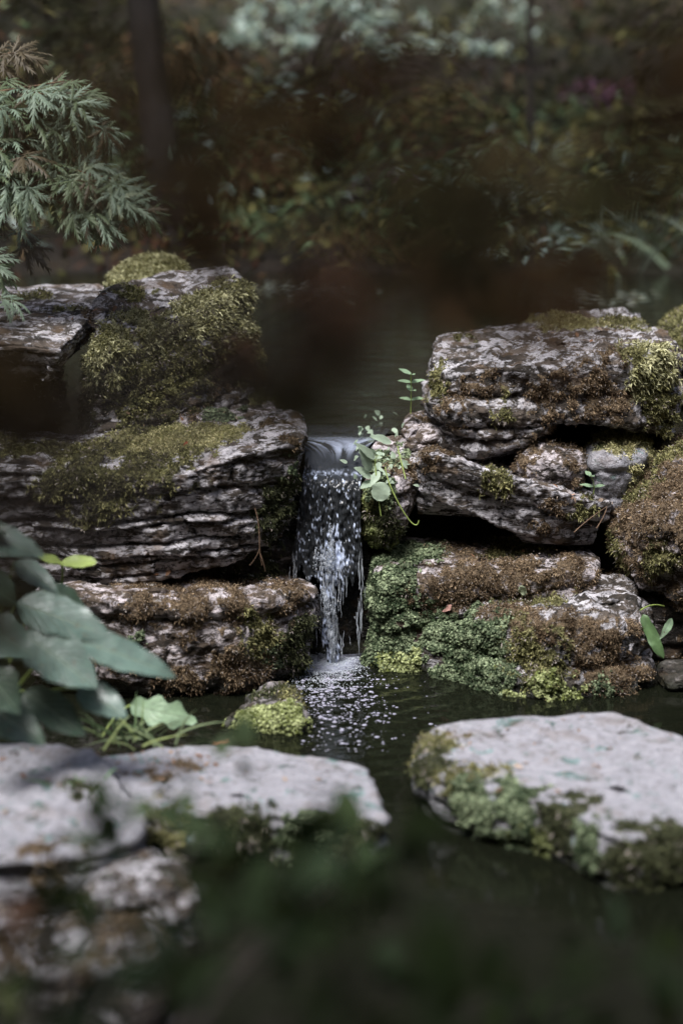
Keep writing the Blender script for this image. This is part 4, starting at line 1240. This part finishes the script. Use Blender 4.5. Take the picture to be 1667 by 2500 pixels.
for (a, b, c, n_, wts) in BR:
    a, b, c = P(*a), P(*b), P(*c)
    pa = bez(a, b, c, n=24)
    v, f = tube(pa, np.linspace(.006, .0012, 24), 5)
    mesh('branch', v, f, M_TWIG, maple)
    for k in range(n_):
        u_ = rg.beta(2.2, 1.0)
        if k == 0:
            u_ = 1.0
        pos = pa[min(23, int(u_ * 23))] + rg.normal(size=3) * np.array((.022, .05, .02)) * (0.4 + .9 * (1 - u_))
        fwd = unit(unit(c - b) * .9 + rg.normal(0, .45, 3) + np.array((.2, -.25, -.35)))
        up_ = unit(np.array((0, -.45, .9)) + .3 * rg.normal(size=3))
        y_ = unit(np.cross(up_, fwd))
        z_ = np.cross(fwd, y_)
        s_ = rg.uniform(.055, .11)
        o = bpy.data.objects.new('leaf', LACE[rg.choice(4, p=np.array(wts) / sum(wts))][rg.integers(0, 3)])
        M = Matrix(((fwd[0], y_[0], z_[0], 0), (fwd[1], y_[1], z_[1], 0), (fwd[2], y_[2], z_[2], 0), (0, 0, 0, 1)))
        o.matrix_basis = Matrix.Translation(Vector(pos - mb)) @ M @ Matrix.Scale(s_, 4)
        o.parent = maple
        COL.objects.link(o)
        nleaf += 1

# ------------------------------------------------------------------ broad leaves at the lower left
def blade_leaf(name, base, tip, width, mat, parent, seed, nrm=(0, -.6, .8), wave=.06, droop=.12, fold=.12, shape='ovate', col=None):
    rng = np.random.default_rng(seed)
    base, tip = np.asarray(base, float), np.asarray(tip, float)
    L = np.linalg.norm(tip - base)
    d = (tip - base) / L
    s = unit(np.cross(d, np.asarray(nrm, float)))
    n = np.cross(s, d)
    nu_, nv_ = 18, 9
    u_ = np.linspace(0, 1, nu_)
    if shape == 'ovate':
        wp = np.sin(np.pi * u_ ** .72) ** .75
    elif shape == 'strap':
        wp = np.clip(np.sin(np.pi * (u_ * .94 + .05)) ** .45, .05, 1)
    elif shape == 'round':
        wp = np.sqrt(np.clip(1 - (2 * u_ - 1) ** 2, 0, 1))
    else:                                                    # lobed
        wp = np.sin(np.pi * u_ ** .8) ** .7 * (1 + .3 * np.sin(u_ * 21))
    wp[0], wp[-1] = .06, .02
    ww = np.linspace(-1, 1, nv_)
    ph = rng.uniform(0, 6.28, 3)
    V = []
    for i, t in enumerate(u_):
        for wv in ww:
            hgt = fold * abs(wv) * width * .5 * wp[i] - droop * L * (t - .15) ** 2 + wave * width * wv * wv * math.sin(t * 11 + ph[0] + (1.5 if wv > 0 else 0)) * .6 + .012 * L * math.sin(t * 34 + ph[1]) * abs(wv) * (1 - abs(wv))
            V.append(base + d * L * t + s * width * .5 * wp[i] * wv * (1 + .05 * math.sin(t * 27 + ph[2])) + n * hgt)
    f = grid_faces(nu_, nv_, False)
    return mesh(name, np.array(V), f, mat, parent, attrs={'lu': np.repeat(u_, nv_), 'lv': np.tile(ww, nu_)})


M_BROAD = leaf_mat('broad_leaf', (.09, .15, .12), .42, .5, .15, .3, .45)
M_BROADD = leaf_mat('broad_leaf_deep', (.035, .065, .04), .45, .5, .15, .3, .4)
M_LIMEL = leaf_mat('young_leaf', (.33, .42, .12), .45, .4, .35, .2)
M_LOBED = leaf_mat('lobed_leaf', (.24, .35, .21), .5, .4, .3, .3, .4)
bp = empty('broad_leaved_plant', P(20, 1780, -1.15), 'plant with broad grey-green oval leaves at the left edge', 'plant')
root = np.array(P(-20, 1800, -1.1))
BL = [((-70, 1300, -1.1), (108, 1348, -1.15), .075, 0), ((45, 1470, -1.15), (275, 1548, -1.2), .092, 0), ((60, 1545, -1.2), (238, 1672, -1.28), .115, 0), ((185, 1560, -1.2), (432, 1642, -1.22), .075, 0),
      ((-60, 1520, -1.3), (85, 1600, -1.35), .105, 0), ((195, 1680, -1.2), (310, 1745, -1.25), .07, 0), ((40, 1370, -1.05), (145, 1442, -1.1), .05, 0), ((-60, 1610, -1.35), (50, 1740, -1.4), .09, 1),
      ((-60, 1400, -1.2), (50, 1470, -1.2), .08, 1), ((60, 1690, -1.2), (210, 1790, -1.25), .08, 1), ((-40, 1720, -1.3), (110, 1810, -1.35), .085, 1), ((120, 1430, -1.0), (220, 1500, -1.0), .05, 1), ((-80, 1250, -1.1), (20, 1300, -1.15), .045, 1)]
sp = Soup()
for k, (a, b, wd, dk) in enumerate(BL):
    A, B = P(*a), P(*b)
    blade_leaf('leaf', A, B, wd, M_BROADD if dk else M_BROAD, bp, 200 + k, nrm=(.1 - .05 * (k % 3), -.62, .75))
    v, f = tube(bez(root, (root + A) * .5 + np.array((-.02, .03, .05)), A, n=12), np.linspace(.004, .0025, 12), 6)
    mesh('leaf_stalk', v, f, M_LIMEL, bp)

sd_ = empty('seedling', P(150, 1420, -.75), 'yellow-green seedling with two round leaves by the broad-leaved plant', 'seedling')
blade_leaf('leaf', P(155, 1375, -.75), P(98, 1358, -.78), .042, M_LIMEL, sd_, 231, nrm=(0, -.35, .95), shape='round')
blade_leaf('leaf', P(150, 1375, -.75), P(236, 1368, -.75), .036, M_LIMEL, sd_, 232, nrm=(0, -.5, .85), shape='round')
v, f = tube(bez(P(135, 1480, -.72), P(160, 1430, -.74), P(153, 1376, -.75), n=10), .0028, 6)
mesh('stem', v, f, M_LIMEL, sd_)
lb = empty('lobed_leaf_plant', P(300, 1760, -.8), 'single pale green lobed leaf on a stalk over the dark water', 'plant')
blade_leaf('leaf', P(318, 1722, -.8), P(482, 1758, -.82), .062, M_LOBED, lb, 233, nrm=(0, -.75, .6), shape='lobed', wave=.12)
v, f = tube(bez(P(250, 1800, -.85), P(280, 1740, -.82), P(318, 1722, -.8), n=10), .0025, 6)
mesh('stem', v, f, M_LIMEL, lb)
strap_plant('grass_clump', 'short green grass blades behind the long foreground slab', 330, 1810, -.92, 34, .11, .006, GREEN + ((.25, .30, .12),), 234, rad=.05, fan=.8, group='small waterside plants')
strap_plant('grass_sprig', 'few bright grass blades in the hollow of the rugged near slab', 150, 1930, -1.3, 14, .05, .006, ((.2, .3, .18), (.12, .2, .1)), 235, rad=.03, fan=.9, group='small waterside plants')

# ------------------------------------------------------------------ small plants and fallen bits on the rocks
bpy.context.view_layer.update()
DG = bpy.context.evaluated_depsgraph_get()


def hit(px, py, dY=0.3):
    d = FW + np.array(((px - 833.5) / FPX, 0, 0)) + UP * (-(py - 1250.0) / FPX)
    d = unit(d)
    o_ = CAM + d * 4.0
    ok_, loc, nrm, *_ = SC.ray_cast(DG, Vector(o_), Vector(d), distance=6)
    return (np.array(loc), np.array(nrm)) if ok_ else (P(px, py, 0), np.array((0, -.5, .8)))


M_PALEG = leaf_mat('pale_waterside_leaf', (.36, .45, .33), .5, .35, .3, .2)
tp = empty('trailing_plant', P(940, 1140, .0), 'trailing pale green plant spilling over the right of the waterfall lip', 'plant')
rg = np.random.default_rng(240)
for k in range(72):
    px_, py_ = rg.normal(935, 36), rg.normal(1108, 42)
    p, n_ = hit(px_, py_)
    p = p + n_ * .012
    d = unit(np.array((-.6, -.5, .1)) + .7 * rg.normal(size=3))
    blade_leaf('leaf', p, p + d * rg.uniform(.011, .026), rg.uniform(.008, .015), M_PALEG, tp, 250 + k, nrm=unit(np.array((0, -.6, .8)) + .3 * rg.normal(size=3)))
for a, b, wd in (((905, 1165), (868, 1140), .026), ((905, 1150), (880, 1095), .028), ((915, 1120), (870, 1080), .022), ((912, 1175), (880, 1190), .022), ((955, 1080), (905, 1062), .024), ((925, 1150), (905, 1185), .02)):
    blade_leaf('leaf', P(*a, -.07), P(*b, -.1), wd, M_PALEG, tp, int(a[0]), nrm=(0, -.7, .7))
blade_leaf('leaf', P(938, 1178, -.10), P(920, 1222, -.11), .045, M_PALEG, tp, 301, nrm=(.1, -.9, .4), shape='round')
for a in ([(940, 1140, -.07), (945, 1190, -.11), (985, 1250, -.12), (1000, 1285, -.12), (1020, 1295, -.12), (1022, 1270, -.12)], [(970, 1090, .0), (985, 1150, -.06), (990, 1170, -.08)], [(915, 1120, -.06), (920, 1200, -.1), (930, 1260, -.1)]):
    v, f = tube(bez(*[P(*q_) for q_ in a], n=24), .0016, 6)
    mesh('trailing_stem', v, f, M_LIMEL, tp)


def pair_plant(name, label, px, py, Y, h, n, ln, mat, seed, lean=(0, 0, 1)):
    rng = np.random.default_rng(seed)
    b = P(px, py, Y)
    root = empty(name, b, label, 'seedling', 'small waterside plants')
    top = b + unit(np.array(lean, float)) * h
    pa = bez(b, (b + top) / 2 + rng.normal(0, .006, 3), top, n=10)
    v, f = tube(pa, .0013, 5)
    mesh('stem', v, f, M_LIMEL, root)
    for k in range(n):
        p = pa[3 + int(6 * k / max(n - 1, 1))]
        for sgn in (-1, 1):
            a_ = (k % 2) * 1.2 + rng.normal(0, .2)
            d = unit(np.array((sgn * math.cos(a_), -sgn * math.sin(a_) * .8 - .2, .25)))
            blade_leaf('leaf', p, p + d * ln * rng.uniform(.8, 1.2), ln * .42, mat, root, seed + k * 2 + (sgn > 0), nrm=(0, -.4, .9))


pair_plant('nettle_seedling', 'upright seedling with paired leaves beside the big banded block', 1002, 1010, .18, .10, 4, .035, M_LOBED, 310)
pair_plant('slab_seedling', 'tiny green seedling at the low end of the slanting slab', 1448, 1205, -.02, .045, 2, .032, M_LOBED, 330, (-.2, 0, 1))
ht = empty('hart_tongue_fern', P(1560, 1500, -.2), "glossy strap-shaped fern leaf hanging beside the lower mossy block", 'fern')
blade_leaf('leaf', P(1568, 1500, -.24), P(1616, 1608, -.29), .030, leaf_mat('fern_leaf', (.10, .17, .07), .4, .4, .25, .35), ht, 340, nrm=(-.3, -.9, .2), shape='strap', wave=.2)
blade_leaf('leaf', P(1640, 1510, -.24), P(1612, 1560, -.28), .02, M_LOBED, ht, 341, nrm=(.3, -.9, .2))
v, f = tube(bez(P(1620, 1480, -.15), P(1590, 1470, -.2), P(1562, 1490, -.24), n=8), .002, 5)
mesh('stem', v, f, M_LIMEL, ht)


def fallen(label, px, py, ln, wd, col, seed, ang):
    p, n_ = hit(px, py)
    d = unit(np.cross(n_, np.array((math.cos(ang), math.sin(ang), .3))))
    o = blade_leaf('fallen_leaf', p + n_ * .008 - d * ln * .5, p + n_ * .010 + d * ln * .5, wd, leaf_mat('fallen_leaf_%d' % seed, col, .6, .3, .2, .3), None, seed, nrm=n_, wave=.2, droop=-.2)
    return tag(o, label, 'leaf', 'fallen leaves on the rocks')


fallen('curled orange-red fallen leaf near the middle of the lower mossy block', 1337, 1442, .034, .014, (.42, .16, .09), 350, .6)
fallen('pale green fallen leaf on top of the lower mossy block', 1272, 1436, .030, .02, (.33, .38, .25), 351, 2.0)
fallen('pinkish fallen leaf in the crevice above the scaly green moss', 1100, 1488, .032, .015, (.42, .24, .20), 352, 1.1)
fallen('small red fallen leaf on the green moss carpet of the ledge', 455, 1082, .014, .007, (.4, .12, .06), 353, 1.9)
fallen('tan fallen leaf on the brown block\'s mossy top', 440, 1428, .05, .008, (.34, .25, .15), 354, 2.6)
fallen('bright orange-red fallen leaf at the back of the long foreground slab', 540, 1822, .045, .012, (.32, .10, .05), 355, 2.2)
fallen('brown fallen leaf at the base of the slanting slab', 1440, 1270, .03, .014, (.34, .24, .17), 356, .2)
fallen('pale yellowish leaf stuck on the brown boulder\'s lower edge', 1608, 1365, .022, .011, (.46, .46, .27), 357, 1.4)


lit = Soup()
rg = np.random.default_rng(360)
for cx, cy, sx, sy, n_ in ((390, 1870, 80, 22, 40), (1300, 1830, 220, 50, 34), (650, 1900, 150, 40, 16), (90, 1900, 90, 50, 16), (480, 1005, 70, 14, 30), (400, 1060, 90, 25, 14), (500, 1420, 120, 16, 26), (1400, 1215, 45, 12, 34), (1250, 1340, 120, 14, 18), (120, 745, 80, 25, 12), (1330, 820, 150, 16, 14), (1480, 1280, 25, 25, 14)):
    for _ in range(n_):
        p, n2_ = hit(rg.normal(cx, sx), rg.normal(cy, sy))
        if n2_[2] < .25 or p[2] < .03:
            continue
        d = unit(np.cross(n2_, rg.normal(size=3)))
        L_ = rg.uniform(.006, .022)
        v, f, c = leaves([p + n2_ * .004], [d], [n2_ + .3 * rg.normal(size=3)], L_, L_ * rg.uniform(.15, .55), pal(rg, 1, (.30, .20, .13), (.42, .33, .26), (.20, .11, .07), (.36, .20, .12)))
        lit.add(v, f, c)
tag(lit.build('fallen_debris', M_LEAF, smooth=False, base=np.array((0., -.5, 0.))), 'tiny dead leaf scraps strewn over the rocks', 'leaf litter', kind='stuff')


def twig(label, pts_, r):
    pth = bez(*[P(*q_) for q_ in pts_], n=12)
    v, f = tube(pth, np.linspace(r, r * .5, 12), 6)
    return tag(mesh('twig', v, f, M_TWIG), label, 'twig', 'twigs lying on the rocks')


twig('longer pinkish twig propped at the low end of the slanting slab', [(1400, 1300, -.14), (1440, 1262, -.12), (1482, 1236, -.1)], .0018)
twig('short twig beside the brown boulder', [(1455, 1290, -.16), (1475, 1260, -.14), (1480, 1240, -.12)], .0016)
hr = empty('hanging_root', P(625, 1240, -.2), 'thin dangling root hanging from the right end of the long ledge', 'root')
for a in ([(622, 1240, -.26), (640, 1290, -.27), (628, 1330, -.27), (640, 1380, -.26)], [(634, 1340, -.27), (625, 1365, -.27), (610, 1380, -.26)], [(634, 1350, -.27), (645, 1375, -.27), (648, 1395, -.26)]):
    v, f = tube(bez(*[P(*q_) for q_ in a], n=14), .0012, 5)
    mesh('root_strand', v, f, M_TWIG, hr)

# ------------------------------------------------------------------ plants between the camera and the rocks
def near_sprays(name, label, cat, foot, sprays, cols, leaf_len, leaf_w, palmate, seed, mat=M_NEAR):
    """a shrub or tree whose leafy sprays reach in front of the lens; sprays: (px, py, Y, spread px, leaves)"""
    rng = np.random.default_rng(seed)
    root = empty(name, foot, label, cat)
    fp = np.asarray(foot, float)
    stem_, cr = Soup(), Soup()
    for px_, py_, Y_, sprd, n_, *own in sprays:
        cols_ = own[0] if own else cols
        c_ = P(px_, py_, Y_)
        sc_ = (Y_ - CAM[1]) * 1.03 / FPX
        v, f = tube(bez(fp, fp * .5 + c_ * .5 + np.array((fp[0] * .25, 0, .15)), c_, n=14), np.linspace(.009, .0015, 14), 6)
        mesh('branch', v, f, M_BARK, root)
        p = c_ + rng.normal(size=(n_, 3)) * np.array((sprd * sc_, .09, sprd * sc_ * .55))
        if palmate:
            m_ = 5
            fw = unit(rng.normal(size=(n_, 3)) + np.array((.3, 0, -.5)))
            up_ = unit(np.array((0, -.5, .8)) + .5 * rng.normal(size=(n_, 3)))
            sd2 = unit(np.cross(up_, fw))
            col_ = pal(rng, n_, *cols_)
            ll = leaf_len * rng.uniform(.7, 1.3, n_)
            for a in np.radians((-80, -40, 0, 40, 80)):
                v, f, c = leaves(p, fw * math.cos(a) + sd2 * math.sin(a), up_, ll * (1 - .25 * abs(a)), leaf_w * ll / leaf_len, col_)
                cr.add(v, f, c)
        else:
            v, f, c = leaves(p, unit(rng.normal(size=(n_, 3)) + np.array((.2, 0, -.2))), np.array((0, -.5, .8)) + .5 * rng.normal(size=(n_, 3)), leaf_len * rng.uniform(.6, 1.3, n_), leaf_w * rng.uniform(.7, 1.2, n_), pal(rng, n_, *cols_))
            cr.add(v, f, c)
    cr.build('crown', mat, root, smooth=False)
    return root


DRED = ((.062, .044, .021), (.075, .042, .021), (.058, .048, .023), (.050, .050, .021))
HOT = ((.085, .046, .026), (.075, .05, .026))
rm = near_sprays('dark_maple', 'dark brownish maple whose blurred sprays hang across the top of the view', 'tree', (-1.25, -5.3, gz(-1.25, -5.3)),
            [(360, 340, -4.6, 120, 3), (620, 350, -4.55, 220, 3), (950, 330, -4.6, 240, 3), (1300, 340, -4.6, 260, 3), (1600, 330, -4.6, 160, 2), (1250, 580, -4.5, 220, 2), (900, 640, -4.5, 150, 2), (430, 430, -4.55, 90, 2), (-20, 640, -4.4, 60, 2),
             (0, 960, -4.4, 60, 3), (575, 900, -3.0, 20, 2, HOT), (800, 800, -4.0, 110, 3, HOT), (1560, 130, -4.6, 180, 3), (60, 60, -4.6, 200, 4), (330, 100, -4.6, 160, 3), (-40, 1230, -4.5, 50, 3), (1130, 660, -3.4, 130, 4, HOT), (760, 600, -3.5, 140, 4), (1050, 520, -3.5, 200, 5), (680, 700, -3.6, 80, 2, HOT), (900, 760, -4.0, 110, 4), (700, 820, -4.3, 90, 3), (1450, 480, -3.6, 160, 4), (1180, 250, -3.6, 200, 4), (560, 300, -3.5, 130, 4)], DRED, .055, .018, True, 400)
rgc = np.random.default_rng(402)
k = 5000
cl = np.array((-.4, -5.4, 3.9)) + rgc.normal(size=(60, 3)) * np.array((.9, .75, .25))  # unseen crown added above the camera to shade the near leaves
p = cl[rgc.integers(0, 60, k)] + rgc.normal(size=(k, 3)) * np.array((.25, .25, .1))
v, f, c = leaves(p, rgc.normal(size=(k, 3)), np.array((0, 0, 1.)) + .5 * rgc.normal(size=(k, 3)), .11, .06, pal(rgc, k, *DRED))
mesh('shade_crown', v, f, M_NEAR, rm, c, smooth=False)
v, f = tube(bez((-1.25, -5.3, gz(-1.25, -5.3)), (-1.5, -5.5, 2.0), (-1.0, -5.5, 3.2), (-.4, -5.4, 3.9), n=24), np.linspace(.06, .02, 24), 10)
mesh('trunk', v, f, M_BARK, rm)
DGRN = ((.018, .026, .009), (.028, .043, .016), (.014, .018, .006), (.05, .075, .04))
near_sprays('dark_leaved_shrub', 'dark green shrub blurred across the bottom of the picture', 'shrub', (-.35, -3.75, gz(-.35, -3.75)),
            [(150, 2440, -4.0, 240, 18), (500, 2400, -3.8, 220, 18), (850, 2440, -4.0, 240, 16), (1150, 2480, -4.0, 220, 10), (1450, 2450, -4.0, 240, 10), (620, 2170, -3.3, 130, 14), (400, 2260, -3.4, 140, 10), (800, 2240, -3.5, 150, 12), (560, 1975, -2.6, 80, 10, ((.07, .10, .05), (.045, .065, .03))), (430, 1930, -2.6, 60, 6, ((.08, .11, .06), (.05, .07, .035))), (150, 2120, -2.8, 110, 9), (860, 2130, -2.7, 90, 8, ((.05, .075, .035), (.035, .05, .02))), (290, 2000, -2.8, 60, 5), (860, 2080, -2.9, 60, 5), (700, 2090, -3.0, 90, 8), (1000, 2300, -3.6, 160, 5),
             (40, 2330, -3.3, 60, 3, ((.12, .07, .05), (.08, .09, .04))), (1350, 2380, -3.0, 160, 8), (1150, 2330, -3.2, 160, 8), (1600, 2400, -3.2, 120, 6), (200, 2330, -3.2, 120, 6)], DGRN, .06, .032, False, 401)
